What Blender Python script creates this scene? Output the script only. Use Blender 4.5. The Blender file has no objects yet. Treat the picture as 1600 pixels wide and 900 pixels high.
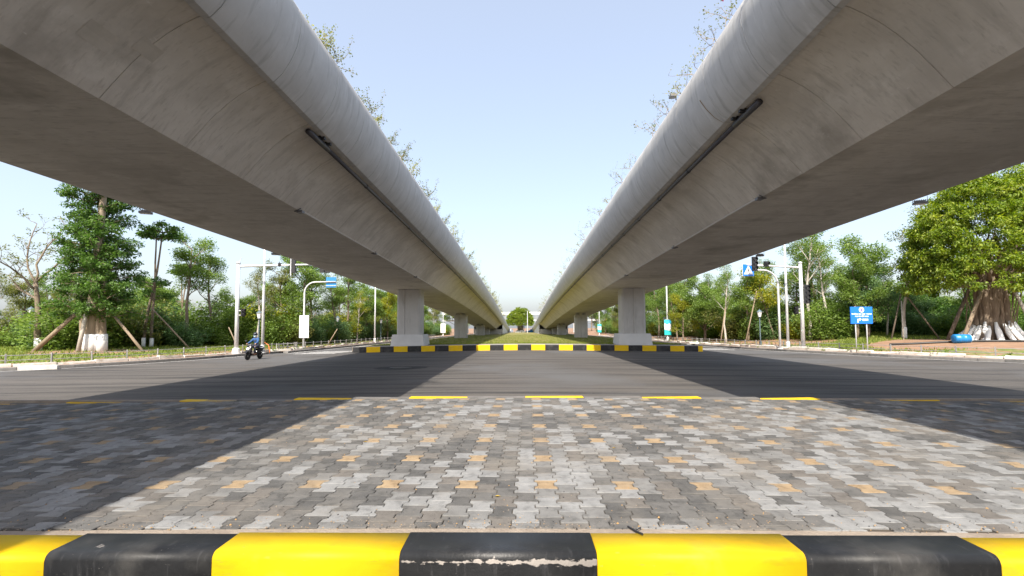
import bpy, math, random
import numpy as np
from mathutils import Vector, Matrix
S = bpy.context.scene
COL = S.collection
PI = math.pi
R = math.radians

# ------------------------------------------------------------------ camera
cd = bpy.data.cameras.new('camera')
cam = bpy.data.objects.new('camera', cd); COL.objects.link(cam); S.camera = cam
cd.sensor_width = 36.0; cd.lens = 36.0 * 760 / 1600
cd.shift_y = 16.5 / 1600
cd.clip_start = 0.05; cd.clip_end = 3000
pitch = math.atan(44 / 760); yaw = R(1.02); roll = R(0.26)
fw = Vector((-math.sin(yaw) * math.cos(pitch), math.cos(yaw) * math.cos(pitch), math.sin(pitch)))
rt = fw.cross(Vector((0, 0, 1))).normalized(); up = rt.cross(fw)
r2 = math.cos(roll) * rt - math.sin(roll) * up; u2 = math.cos(roll) * up + math.sin(roll) * rt
M = Matrix((r2, u2, -fw)).transposed().to_4x4(); M.translation = (0, 0, 1.65)
cam.matrix_world = M

# ------------------------------------------------------------------ light
SUN = Vector((-0.155, -0.87, 1.0)).normalized()          # towards the sun
elev = math.asin(SUN.z); azim = math.atan2(SUN.x, SUN.y)
w = bpy.data.worlds.new('World'); S.world = w; w.use_nodes = True
nt = w.node_tree; bg = nt.nodes['Background']
sky = nt.nodes.new('ShaderNodeTexSky'); sky.sky_type = 'NISHITA'; sky.sun_disc = False
sky.sun_elevation = elev; sky.sun_rotation = azim % (2 * PI)
sky.air_density = 1.0; sky.dust_density = 3.4; sky.ozone_density = 1.3; sky.altitude = 0
veil = nt.nodes.new('ShaderNodeVectorMath'); veil.operation = 'MULTIPLY_ADD'      # thin even high haze over the whole sky
nt.links.new(sky.outputs[0], veil.inputs[0]); veil.inputs[1].default_value = (.74, .73, .72); veil.inputs[2].default_value = (1.44, 1.52, 1.66)
nt.links.new(veil.outputs[0], bg.inputs[0]); bg.inputs[1].default_value = 0.15
sl = bpy.data.lights.new('sun', 'SUN'); sl.energy = 4.9; sl.angle = R(0.5); sl.color = (1.0, 0.93, 0.82)
so = bpy.data.objects.new('sun', sl); COL.objects.link(so)
so.rotation_euler = (-SUN).to_track_quat('-Z', 'Y').to_euler(); so.location = (-20, -60, 80)
S.view_settings.view_transform = 'Standard'; S.view_settings.look = 'None'
S.view_settings.exposure = 0.84; S.view_settings.gamma = 1.0; S.view_settings.use_curve_mapping = False
S.cycles.max_bounces = 8; S.cycles.diffuse_bounces = 6

# ------------------------------------------------------------------ ground shape
def crown(x): return -0.0135 * (math.sqrt(x * x + 4) - 2)
XR = [(60, 13), (40, 16), (30, 19.5), (24.6, 24), (21.5, 29), (19.6, 34), (18.3, 40), (17.3, 50), (17, 70), (17, 260)]
XL = [(60, 11), (40, 14.5), (28, 18), (22.8, 21.5), (20, 26.5), (18.6, 32), (17.6, 40), (17, 55), (17, 260)]
def xc(s, y):
    P = XR if s > 0 else XL
    return float(np.interp(y, [p[1] for p in P], [p[0] for p in P]))
def longs(y): return -0.0055 * max(0.0, min(y, 260) - 34)
def g(x, y): return crown(min(abs(x), 18)) + longs(y)
def verge_z(x, y):
    s = 1 if x > 0 else -1
    d = (abs(x) - xc(s, y)) * 0.8
    A = 0.62 + .45 * min(1, max(0, (y - 40) / 8)) if s > 0 else 0.25
    t = min(1, max(0, (d - 1.5) / 8)); t = t * t * (3 - 2 * t)
    return g(x, y) + 0.13 + A * t

# ------------------------------------------------------------------ mesh helpers
class MB:
    def __init__(s): s.v = []; s.f = []; s.m = []; s.cm = 0
    def add(s, vs, fs):
        n = len(s.v); s.v += [tuple(v) for v in vs]; s.f += [tuple(i + n for i in f) for f in fs]; s.m += [s.cm] * len(fs)
    def box(s, c, d, rz=0.0, ch=0.0, taper=1.0):
        x, y, z = d[0] / 2, d[1] / 2, d[2] / 2
        if ch <= 0:
            P = [(a * x * (taper if k > 0 else 1), b * y * (taper if k > 0 else 1), k * z) for k in (-1, 1) for a, b in ((-1, -1), (1, -1), (1, 1), (-1, 1))]
            F = [(3, 2, 1, 0), (4, 5, 6, 7), (0, 1, 5, 4), (1, 2, 6, 5), (2, 3, 7, 6), (3, 0, 4, 7)]
        else:
            P = []; F = []
            rings = [(-z, 1), (z - ch, 1), (z, 0)]
            for zz, o in rings:
                e = 0 if o else ch
                P += [(-x + e, -y + e, zz), (x - e, -y + e, zz), (x - e, y - e, zz), (-x + e, y - e, zz)]
            F = [(3, 2, 1, 0), (8, 9, 10, 11)]
            for r in (0, 4):
                for i in range(4): F.append((r + i, r + (i + 1) % 4, r + 4 + (i + 1) % 4, r + 4 + i))
        ca, sa = math.cos(rz), math.sin(rz)
        s.add([(c[0] + p[0] * ca - p[1] * sa, c[1] + p[0] * sa + p[1] * ca, c[2] + p[2]) for p in P], F)
    def tube(s, pts, rad, n=8, cap=True):
        pts = [Vector(p) for p in pts]
        if not hasattr(rad, '__len__'): rad = [rad] * len(pts)
        V = []; F = []; ref = None
        for i, p in enumerate(pts):
            d = (pts[min(i + 1, len(pts) - 1)] - pts[max(i - 1, 0)])
            d = d.normalized() if d.length > 1e-9 else Vector((0, 0, 1))
            if ref is None: ref = Vector((1, 0, 0)) if abs(d.x) < .9 else Vector((0, 1, 0))
            a = (ref - d * ref.dot(d)).normalized(); b = d.cross(a); ref = a
            for k in range(n):
                t = 2 * PI * k / n; V.append(p + (a * math.cos(t) + b * math.sin(t)) * rad[i])
        for i in range(len(pts) - 1):
            for k in range(n):
                F.append((i * n + k, i * n + (k + 1) % n, (i + 1) * n + (k + 1) % n, (i + 1) * n + k))
        if cap: F.append(tuple(range(n - 1, -1, -1))); F.append(tuple((len(pts) - 1) * n + k for k in range(n)))
        s.add(V, F)
    def lathe(s, prof, c=(0, 0, 0), n=16, axis='z'):
        V = []; F = []
        for r, h in prof:
            for k in range(n):
                t = 2 * PI * k / n; p = (r * math.cos(t), r * math.sin(t), h)
                if axis == 'x': p = (h, p[0], p[1])
                if axis == 'y': p = (p[0], h, p[1])
                V.append((c[0] + p[0], c[1] + p[1], c[2] + p[2]))
        for i in range(len(prof) - 1):
            for k in range(n): F.append((i * n + k, i * n + (k + 1) % n, (i + 1) * n + (k + 1) % n, (i + 1) * n + k))
        F.append(tuple(range(n - 1, -1, -1))); F.append(tuple((len(prof) - 1) * n + k for k in range(n)))
        s.add(V, F)
    def mesh(s, name, mats, smooth=False):
        me = bpy.data.meshes.new(name); me.from_pydata(s.v, [], s.f)
        for m in (mats if isinstance(mats, (list, tuple)) else [mats]): me.materials.append(m)
        if any(s.m): me.polygons.foreach_set('material_index', s.m)
        if smooth: me.polygons.foreach_set('use_smooth', [True] * len(s.f))
        me.update(); return me
    def build(s, name, mats, parent=None, smooth=False):
        return ob(name, s.mesh(name, mats, smooth), parent)
def ob(name, data, parent=None):
    o = bpy.data.objects.new(name, data); COL.objects.link(o)
    if parent is not None: o.parent = parent
    return o
def tag(o, label=None, cat=None, group=None, kind=None):
    if label: o['label'] = label
    if cat: o['category'] = cat
    if group: o['group'] = group
    if kind: o['kind'] = kind
    return o
def thing(name, label, cat, loc=(0, 0, 0), rz=0, group=None):
    o = ob(name, None); o.location = loc; o.rotation_euler = (0, 0, rz); o.empty_display_size = .2
    return tag(o, label, cat, group)
def dup(root, loc, rz=0, label=None, group=None, sc=None):
    def cp(o, par):
        c = o.copy(); COL.objects.link(c)
        if par is not None: c.parent = par
        for k in list(o.children): cp(k, c)
        return c
    r = cp(root, None); r.location = loc; r.rotation_euler = (0, 0, rz)
    if sc: r.scale = sc
    if label: r['label'] = label
    if group: r['group'] = group
    return r

# ------------------------------------------------------------------ materials
def mat(name, base, rough=0.7, c2=None, scale=3.0, detail=6, bump=0.0, bscale=None, metal=0.0, stretch=(1, 1, 1), c3=None, c3scale=.4, c3amt=(.55, .7), coords='world', spec=.5):
    m = bpy.data.materials.new(name); m.use_nodes = True
    t = m.node_tree; N = t.nodes; L = t.links; p = N['Principled BSDF']
    p.inputs['Roughness'].default_value = rough; p.inputs['Metallic'].default_value = metal
    p.inputs['Specular IOR Level'].default_value = spec
    p.inputs['Base Color'].default_value = (*base, 1)
    if c2 is None and not bump: return m
    if coords == 'world':
        geo = N.new('ShaderNodeNewGeometry'); src = geo.outputs['Position']
    else:
        tc = N.new('ShaderNodeTexCoord'); src = tc.outputs['Object']
    mp = N.new('ShaderNodeMapping'); mp.inputs['Scale'].default_value = stretch; L.new(src, mp.inputs[0])
    out = None
    if c2 is not None:
        nz = N.new('ShaderNodeTexNoise'); nz.inputs['Scale'].default_value = scale; nz.inputs['Detail'].default_value = detail; nz.inputs['Roughness'].default_value = .62
        L.new(mp.outputs[0], nz.inputs['Vector'])
        rp = N.new('ShaderNodeValToRGB'); rp.color_ramp.elements[0].position = .32; rp.color_ramp.elements[1].position = .68
        rp.color_ramp.elements[0].color = (*base, 1); rp.color_ramp.elements[1].color = (*c2, 1)
        L.new(nz.outputs['Fac'], rp.inputs[0]); out = rp.outputs[0]
        if c3 is not None:
            n3 = N.new('ShaderNodeTexNoise'); n3.inputs['Scale'].default_value = c3scale; n3.inputs['Detail'].default_value = 5
            L.new(src, n3.inputs['Vector'])
            r3 = N.new('ShaderNodeValToRGB'); r3.color_ramp.elements[0].position = c3amt[0]; r3.color_ramp.elements[1].position = c3amt[1]
            L.new(n3.outputs['Fac'], r3.inputs[0])
            mx = N.new('ShaderNodeMix'); mx.data_type = 'RGBA'; mx.inputs['B'].default_value = (*c3, 1)
            L.new(r3.outputs[0], mx.inputs['Factor']); L.new(out, mx.inputs['A']); out = mx.outputs['Result']
        L.new(out, p.inputs['Base Color'])
    if bump:
        nb = N.new('ShaderNodeTexNoise'); nb.inputs['Scale'].default_value = bscale or scale * 4; nb.inputs['Detail'].default_value = 5
        L.new(mp.outputs[0], nb.inputs['Vector'])
        b = N.new('ShaderNodeBump'); b.inputs['Strength'].default_value = bump; b.inputs['Distance'].default_value = .02
        L.new(nb.outputs['Fac'], b.inputs['Height']); L.new(b.outputs[0], p.inputs['Normal'])
    return m
def mixnoise(m, color, scale, lo, hi, stretch=(1, 1, 1), coords='world', mask=None):
    """lay a further noise-masked colour over the base colour of m"""
    t = m.node_tree; N = t.nodes; L = t.links; p = N['Principled BSDF']
    if coords == 'world': src = N.new('ShaderNodeNewGeometry').outputs['Position']
    else: src = N.new('ShaderNodeTexCoord').outputs['Object']
    mp = N.new('ShaderNodeMapping'); mp.inputs['Scale'].default_value = stretch; L.new(src, mp.inputs[0])
    nz = N.new('ShaderNodeTexNoise'); nz.inputs['Scale'].default_value = scale; nz.inputs['Detail'].default_value = 7; nz.inputs['Roughness'].default_value = .6
    L.new(mp.outputs[0], nz.inputs['Vector'])
    mr = N.new('ShaderNodeMapRange'); mr.inputs[1].default_value = lo; mr.inputs[2].default_value = hi
    fac = nz.outputs['Fac']
    if mask is not None:
        ad = N.new('ShaderNodeMath'); ad.operation = 'ADD'; L.new(fac, ad.inputs[0]); L.new(mask(N, L, src), ad.inputs[1]); fac = ad.outputs[0]
    L.new(fac, mr.inputs[0])
    mx = N.new('ShaderNodeMix'); mx.data_type = 'RGBA'; mx.inputs['B'].default_value = (*color, 1)
    L.new(mr.outputs[0], mx.inputs['Factor'])
    bi = p.inputs['Base Color']
    if bi.is_linked: L.new(bi.links[0].from_socket, mx.inputs['A'])
    else: mx.inputs['A'].default_value = bi.default_value
    L.new(mx.outputs['Result'], bi)
    return m

# concrete of the overpasses: cloudy tone, fine streaks across the span, damp stains
conc = mat('concrete', (.54, .495, .435), .75, (.63, .585, .525), 1.1, 8, .12, 9)
mixnoise(conc, (.42, .38, .33), .35, .48, .72)
mixnoise(conc, (.66, .62, .565), 2.2, .54, .8, (1.0, .5, 1.0))
mixnoise(conc, (.40, .365, .32), 1.3, .52, .8, (.5, 4.0, .5))
mixnoise(conc, (.37, .335, .29), 9, .54, .80, (.5, 2.0, .5))
mixnoise(conc, (.35, .315, .27), .8, .56, .72, (.7, .7, .7))
mixnoise(conc, (.30, .265, .225), 40, .66, .76)
mixnoise(conc, (.62, .59, .55), 5.0, .66, .74, (2.5, .8, 2.5))
conc_fascia = mat('fascia_concrete', (.42, .41, .395), .7, (.50, .49, .475), 1.3, 8, .12, 9)
mixnoise(conc_fascia, (.29, .28, .265), 1.6, .53, .78, (.5, 5.0, .5))
mixnoise(conc_fascia, (.58, .575, .565), 2.4, .56, .8, (.8, 2.2, .5))
mixnoise(conc_fascia, (.29, .27, .25), 12, .66, .76, (.5, 2.5, .4))
conc_pier = mat('pier_concrete', (.40, .39, .37), .75, (.47, .46, .44), .9, 8, .1, 8)
mixnoise(conc_pier, (.30, .29, .27), 2.0, .55, .8, (1.5, 1.5, .25))
conc_paint = mat('pale_concrete', (.50, .50, .49), .7, (.56, .56, .55), 1.5, 6, .08, 8)
conc_dark = mat('dark_gap', (.05, .05, .05), .9)
joint_m = mat('formwork_joint', (.27, .24, .21), .9, (.40, .37, .33), 6, 4)
asph = mat('asphalt', (.066, .060, .055), .85, (.108, .098, .089), .8, 9, .35, 130, stretch=(.10, 1.0, 1), spec=.35)
mixnoise(asph, (.034, .032, .031), 2.0, .49, .60, (.04, 1.0, 1))
mixnoise(asph, (.045, .042, .040), 7.0, .52, .66, (.03, 1.0, 1))
mixnoise(asph, (.175, .158, .142), 3.6, .63, .78, (.13, 3.2, 1))
mixnoise(asph, (.150, .138, .13), 60, .57, .70)
mixnoise(asph, (.030, .028, .027), 90, .60, .72)
mixnoise(asph, (.090, .089, .090), .09, .50, .60)
mixnoise(asph, (.20, .18, .16), 5.0, .70, .80, (.5, 2.0, 1))
asph_patch = mat('patched_asphalt', (.012, .012, .012), .9, (.020, .019, .018), 5, 6, .3, 90)
soil = mat('soil', (.20, .115, .068), .95, (.29, .185, .115), 1.6, 9, .8, 14, c3=(.17, .10, .06), c3scale=.8)
mixnoise(soil, (.42, .33, .24), 24, .62, .74)
mortar = mat('mortar', (.19, .155, .125), .95, (.28, .235, .19), 6, 8, .5, 50)
sand = mat('joint_sand', (.040, .034, .028), .95, (.085, .067, .050), 9, 6, .4, 60)
def paver_mat(name, a, b, speck):
    m = mat(name, a, .82, b, 5.5, 6, .35, 170, spec=.35)
    mixnoise(m, speck, 230, .60, .72)
    mixnoise(m, tuple(c * .45 for c in a), 180, .62, .72)
    mixnoise(m, (.17, .155, .135), 1.1, .5, .8)
    mixnoise(m, tuple(c * .62 for c in a), 13, .52, .75)
    return m
pv_dark = paver_mat('paver_charcoal', (.062, .061, .060), (.100, .098, .095), (.20, .195, .19))
pv_mid = paver_mat('paver_grey', (.088, .086, .083), (.132, .128, .123), (.24, .23, .22))
pv_tan = paver_mat('paver_warm_grey', (.105, .096, .088), (.150, .139, .126), (.24, .22, .205))
pv_light = paver_mat('paver_pale', (.180, .182, .183), (.250, .252, .252), (.34, .34, .335))
pv_lmid = paver_mat('paver_light_grey', (.130, .129, .127), (.185, .184, .18), (.28, .275, .27))
pv_or = paver_mat('paver_sand', (.235, .165, .095), (.315, .235, .145), (.40, .33, .24))
yel = mat('yellow_paint', (.66, .42, .003), .6, (.70, .465, .006), 4, 6, .06, 30, spec=.25)
mixnoise(yel, (.50, .30, .015), 5, .56, .78, (.6, 1, 2))
mixnoise(yel, (.25, .19, .07), 45, .70, .78)
mixnoise(yel, (.42, .33, .20), 11, .73, .77)
mixnoise(yel, (.40, .29, .07), 2.2, .56, .95, (1, 1, 1))
mixnoise(yel, (.20, .16, .08), 16, .66, .84, (.5, 1, 3))
blk = mat('black_paint', (.009, .0095, .011), .55, (.020, .021, .023), 5, 8, .08, 60, spec=.35)
mixnoise(blk, (.06, .06, .064), 7, .58, .80, (5, 1.0, .7), 'world')
mixnoise(blk, (.26, .245, .23), 60, .70, .74)
mixnoise(blk, (.24, .22, .205), 10, .70, .75)
mixnoise(blk, (.075, .072, .068), 2.6, .50, .85)
mixnoise(blk, (.15, .14, .13), 22, .66, .80, (.45, 1, 3))
blk_worn = mat('worn_black_paint', (.010, .0105, .012), .5, (.022, .023, .025), 5, 8, .14, 70)
mixnoise(blk_worn, (.06, .06, .064), 7, .58, .80, (3, 1, .7), 'object')
mixnoise(blk_worn, (.34, .32, .30), 60, .73, .76)
def band(z0, half):
    def f(N, L, src):
        sp = N.new('ShaderNodeSeparateXYZ'); L.new(src, sp.inputs[0])
        a = N.new('ShaderNodeMath'); a.operation = 'SUBTRACT'; L.new(sp.outputs['Z'], a.inputs[0]); a.inputs[1].default_value = z0
        b = N.new('ShaderNodeMath'); b.operation = 'ABSOLUTE'; L.new(a.outputs[0], b.inputs[0])
        c = N.new('ShaderNodeMapRange'); c.inputs[1].default_value = 0; c.inputs[2].default_value = half; c.inputs[3].default_value = .25; c.inputs[4].default_value = -.4
        L.new(b.outputs[0], c.inputs[0])
        d = N.new('ShaderNodeMapRange'); d.inputs[1].default_value = -.6; d.inputs[2].default_value = .35; d.inputs[3].default_value = -.10; d.inputs[4].default_value = .06
        L.new(sp.outputs['X'], d.inputs[0])
        e = N.new('ShaderNodeMath'); e.operation = 'ADD'; L.new(c.outputs[0], e.inputs[0]); L.new(d.outputs[0], e.inputs[1])
        return e.outputs[0]
    return f
mixnoise(blk_worn, (.34, .31, .285), 24, .63, .69, (.7, 1, 1.6), 'object', band(-.050, .06))
granite = mat('granite_kerb', (.14, .135, .13), .8, (.21, .20, .19), 5, 7, .2, 60)
granite2 = mat('worn_dark_kerb', (.07, .07, .07), .8, (.15, .145, .14), 5, 7, .2, 60)
whitewash = mat('whitewashed_block', (.44, .42, .385), .9, (.60, .58, .545), 3, 7, .5, 12)
mixnoise(whitewash, (.36, .29, .22), 4, .55, .72)
limewash = mat('limewash', (.72, .72, .70), .9, (.80, .80, .78), 5, 6, .4, 18)
mixnoise(limewash, (.45, .42, .38), 6, .64, .8)
white_line = mat('road_paint_and_lit_gutter', (.60, .60, .59), .7, (.42, .41, .40), 9, 7)
steel = mat('galvanised_steel', (.60, .61, .62), .42, (.68, .69, .70), 2, 4, metal=.25)
fence_m = mat('fence_steel', (.22, .22, .215), .6, (.34, .33, .32), 6, 5, metal=.3)
dark_pl = mat('black_plastic', (.018, .018, .02), .45)
lens_m = mat('signal_lens', (.10, .10, .105), .18)
pipe_m = mat('grey_pvc_pipe', (.040, .037, .042), .45, (.06, .056, .062), 4, 5)
conduit_m = mat('pale_conduit', (.52, .49, .45), .5)
alu = mat('lamp_housing', (.16, .16, .165), .45, metal=.5)
glass_w = mat('frosted_glass', (.78, .79, .80), .25)
blue_s = mat('sign_blue', (.010, .16, .62), .4)
blue_b = mat('sign_back_blue', (.02, .18, .42), .5)
white_s = mat('sign_white', (.82, .82, .82), .5)
red_s = mat('emblem_red', (.55, .03, .05), .5)
teal = mat('banner_teal', (.02, .48, .47), .6)
cyan = mat('banner_cyan', (.05, .50, .72), .6)
bark = mat('bark', (.135, .100, .070), .95, (.235, .185, .135), 5, 8, .9, 22, stretch=(1, 1, .3))
bark_d = mat('dark_bark', (.075, .055, .04), .95, (.15, .115, .085), 5, 8, .9, 22, stretch=(1, 1, .3))
bark_l = mat('pale_bark', (.34, .30, .25), .9, (.50, .46, .41), 3, 8, .6, 18, stretch=(1, 1, .4))
bark_b = mat('tan_bark', (.20, .15, .10), .95, (.34, .27, .20), 3, 8, .9, 14, stretch=(1.4, 1.4, .25))
wood = mat('stake_wood', (.19, .14, .095), .9, (.28, .215, .15), 4, 6, .4, 20, stretch=(2, 2, .4))
blue_pl = mat('barrel_blue', (.012, .16, .42), .35, (.02, .20, .48), 4, 4)
blue_lt = mat('barrel_lid', (.30, .45, .60), .4)
hose_m = mat('black_hose', (.02, .02, .02), .5)
orange_m = mat('orange_pipe', (.62, .17, .04), .6)
tyre_m = mat('tyre', (.012, .012, .012), .8)
skin_m = mat('skin', (.46, .28, .19), .6)
jacket_m = mat('blue_jacket', (.022, .070, .19), .8, (.035, .10, .25), 12, 5, .4, 30, coords='object')
trous_m = mat('navy_trousers', (.02, .025, .05), .85)
mask_m = mat('pale_mask', (.50, .66, .75), .8)
helm_m = mat('helmet_navy', (.015, .02, .035), .25)
gloss_b = mat('scooter_black', (.012, .012, .014), .2)
silver = mat('silver_trim', (.5, .5, .5), .3, metal=.6)
shoe_m = mat('tan_shoe', (.35, .16, .09), .7)
lamp_m = mat('headlight_glass', (.7, .72, .75), .12)

def leaf_mat(name, ramp, trans=.42, rough=.5):
    m = bpy.data.materials.new(name); m.use_nodes = True
    t = m.node_tree; N = t.nodes; L = t.links; p = N['Principled BSDF']
    at = N.new('ShaderNodeAttribute'); at.attribute_name = 'tint'
    rp = N.new('ShaderNodeValToRGB'); e = rp.color_ramp.elements
    e[0].position = 0; e[0].color = (*ramp[0], 1); e[1].position = 1; e[1].color = (*ramp[-1], 1)
    for i, c in enumerate(ramp[1:-1]):
        k = e.new((i + 1) / (len(ramp) - 1)); k.color = (*c, 1)
    L.new(at.outputs['Fac'], rp.inputs[0]); L.new(rp.outputs[0], p.inputs['Base Color'])
    p.inputs['Roughness'].default_value = rough; p.inputs['Specular IOR Level'].default_value = .35
    tr = N.new('ShaderNodeBsdfTranslucent'); hs = N.new('ShaderNodeHueSaturation'); hs.inputs['Value'].default_value = 1.4; hs.inputs['Saturation'].default_value = 1.15
    L.new(rp.outputs[0], hs.inputs['Color']); L.new(hs.outputs[0], tr.inputs[0])
    mx = N.new('ShaderNodeMixShader'); mx.inputs[0].default_value = trans
    L.new(p.outputs[0], mx.inputs[1]); L.new(tr.outputs[0], mx.inputs[2]); L.new(mx.outputs[0], N['Material Output'].inputs[0])
    return m
LF = dict(
    deep=leaf_mat('deep_green_leaves', [(.042, .092, .022), (.090, .170, .036), (.160, .255, .062)]),
    mid=leaf_mat('mid_green_leaves', [(.085, .145, .028), (.155, .235, .048), (.235, .315, .080)]),
    olive=leaf_mat('olive_leaves', [(.090, .115, .028), (.165, .185, .048), (.240, .235, .080)]),
    yellow=leaf_mat('yellow_green_leaves', [(.130, .160, .016), (.250, .270, .026), (.380, .360, .045)]),
    banyan=leaf_mat('banyan_leaves', [(.080, .140, .018), (.180, .255, .030), (.340, .380, .062)]),
    bluegreen=leaf_mat('grey_green_leaves', [(.065, .130, .050), (.120, .205, .075), (.185, .265, .105)]),
    grass=leaf_mat('grass_blades', [(.095, .145, .018), (.165, .215, .032), (.250, .265, .060)], .3, .7),
    flower=leaf_mat('magenta_bracts', [(.50, .02, .14), (.62, .04, .22), (.68, .08, .26)], .3, .7),
)

# ------------------------------------------------------------------ leaves and trees
def leaf_mesh(name, centers, radii, counts, size, m, rng, flat=.75, upbias=.6, shell=.35, droop=0.0, asp=.5, extra=None):
    """leaf sized folded quads scattered in clumps"""
    P = []; T = []
    for c, r, n in zip(centers, radii, counts):
        d = rng.normal(size=(n, 3)); d /= np.linalg.norm(d, axis=1)[:, None]
        rad = r * (shell + (1 - shell) * rng.random(n)) ** .7
        q = d * rad[:, None]; q[:, 2] *= flat
        P.append(np.array(c) + q); T.append(np.clip(.5 + rng.normal(0, .12) + rng.normal(0, .22, n), 0, 1))
    P = np.concatenate(P); T = np.concatenate(T); n = len(P)
    nr = rng.normal(size=(n, 3)); nr[:, 2] = np.abs(nr[:, 2]) + upbias; nr /= np.linalg.norm(nr, axis=1)[:, None]
    t = rng.normal(size=(n, 3)); t[:, 2] -= droop; t -= nr * (t * nr).sum(1)[:, None]; t /= np.linalg.norm(t, axis=1)[:, None]
    b = np.cross(nr, t)
    L = (size * (.65 + .7 * rng.random(n)))[:, None]
    W = L * asp
    fold = nr * L * .10
    V = np.empty((n, 4, 3))
    V[:, 0] = P; V[:, 1] = P + t * L * .48 + b * W * .5 + fold; V[:, 2] = P + t * L; V[:, 3] = P + t * L * .48 - b * W * .5 + fold
    me = bpy.data.meshes.new(name)
    me.vertices.add(4 * n); me.vertices.foreach_set('co', V.reshape(-1).astype(np.float32))
    me.loops.add(4 * n); me.polygons.add(n)
    me.loops.foreach_set('vertex_index', np.arange(4 * n, dtype=np.int32))
    me.polygons.foreach_set('loop_start', np.arange(0, 4 * n, 4, dtype=np.int32))
    me.materials.append(m)
    a = me.attributes.new('tint', 'FLOAT', 'POINT'); a.data.foreach_set('value', np.repeat(T, 4).astype(np.float32))
    me.update(); me.validate(); return me
class Skel:
    def __init__(s, seed): s.r = random.Random(seed); s.mb = MB(); s.tips = []
    def limb(s, p, d, L, r0, r1, seg=5, wander=.18, rise=.0, n=7):
        p = Vector(p); d = Vector(d).normalized(); pts = [p.copy()]; dirs = [d.copy()]
        for i in range(seg):
            d = (d + Vector((s.r.gauss(0, wander), s.r.gauss(0, wander), s.r.gauss(0, wander * .6) + rise))).normalized()
            p = p + d * (L / seg); pts.append(p.copy()); dirs.append(d.copy())
        s.mb.tube(pts, [r0 + (r1 - r0) * i / seg for i in range(seg + 1)], n, cap=True)
        return pts, dirs
    def spread(s, pts, dirs, lo, count, L, r, ang, rise=.05, depth=1, tipr=.8, n=5):
        for k in range(count):
            t = lo + (1 - lo) * (k + s.r.random()) / count
            i = min(len(pts) - 1, int(t * (len(pts) - 1) + .5)); d = dirs[i]
            az = k * 2.4 + s.r.uniform(-.5, .5)
            side = Vector((math.cos(az), math.sin(az), 0)); side = (side - d * side.dot(d)).normalized()
            dd = d * math.cos(ang) + side * math.sin(ang)
            l = L * s.r.uniform(.75, 1.2) * (1.1 - .45 * t)
            q, e = s.limb(pts[i], dd, l, r, r * .35, 4, .2, rise, n)
            if depth > 1: s.spread(q, e, .35, 3, l * .55, r * .4, .75, rise, depth - 1, tipr, 4)
            else:
                s.tips.append((q[-1], tipr)); s.tips.append((q[-2], tipr * .8))
        if depth >= 1: s.tips.append((pts[-1], tipr))
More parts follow.
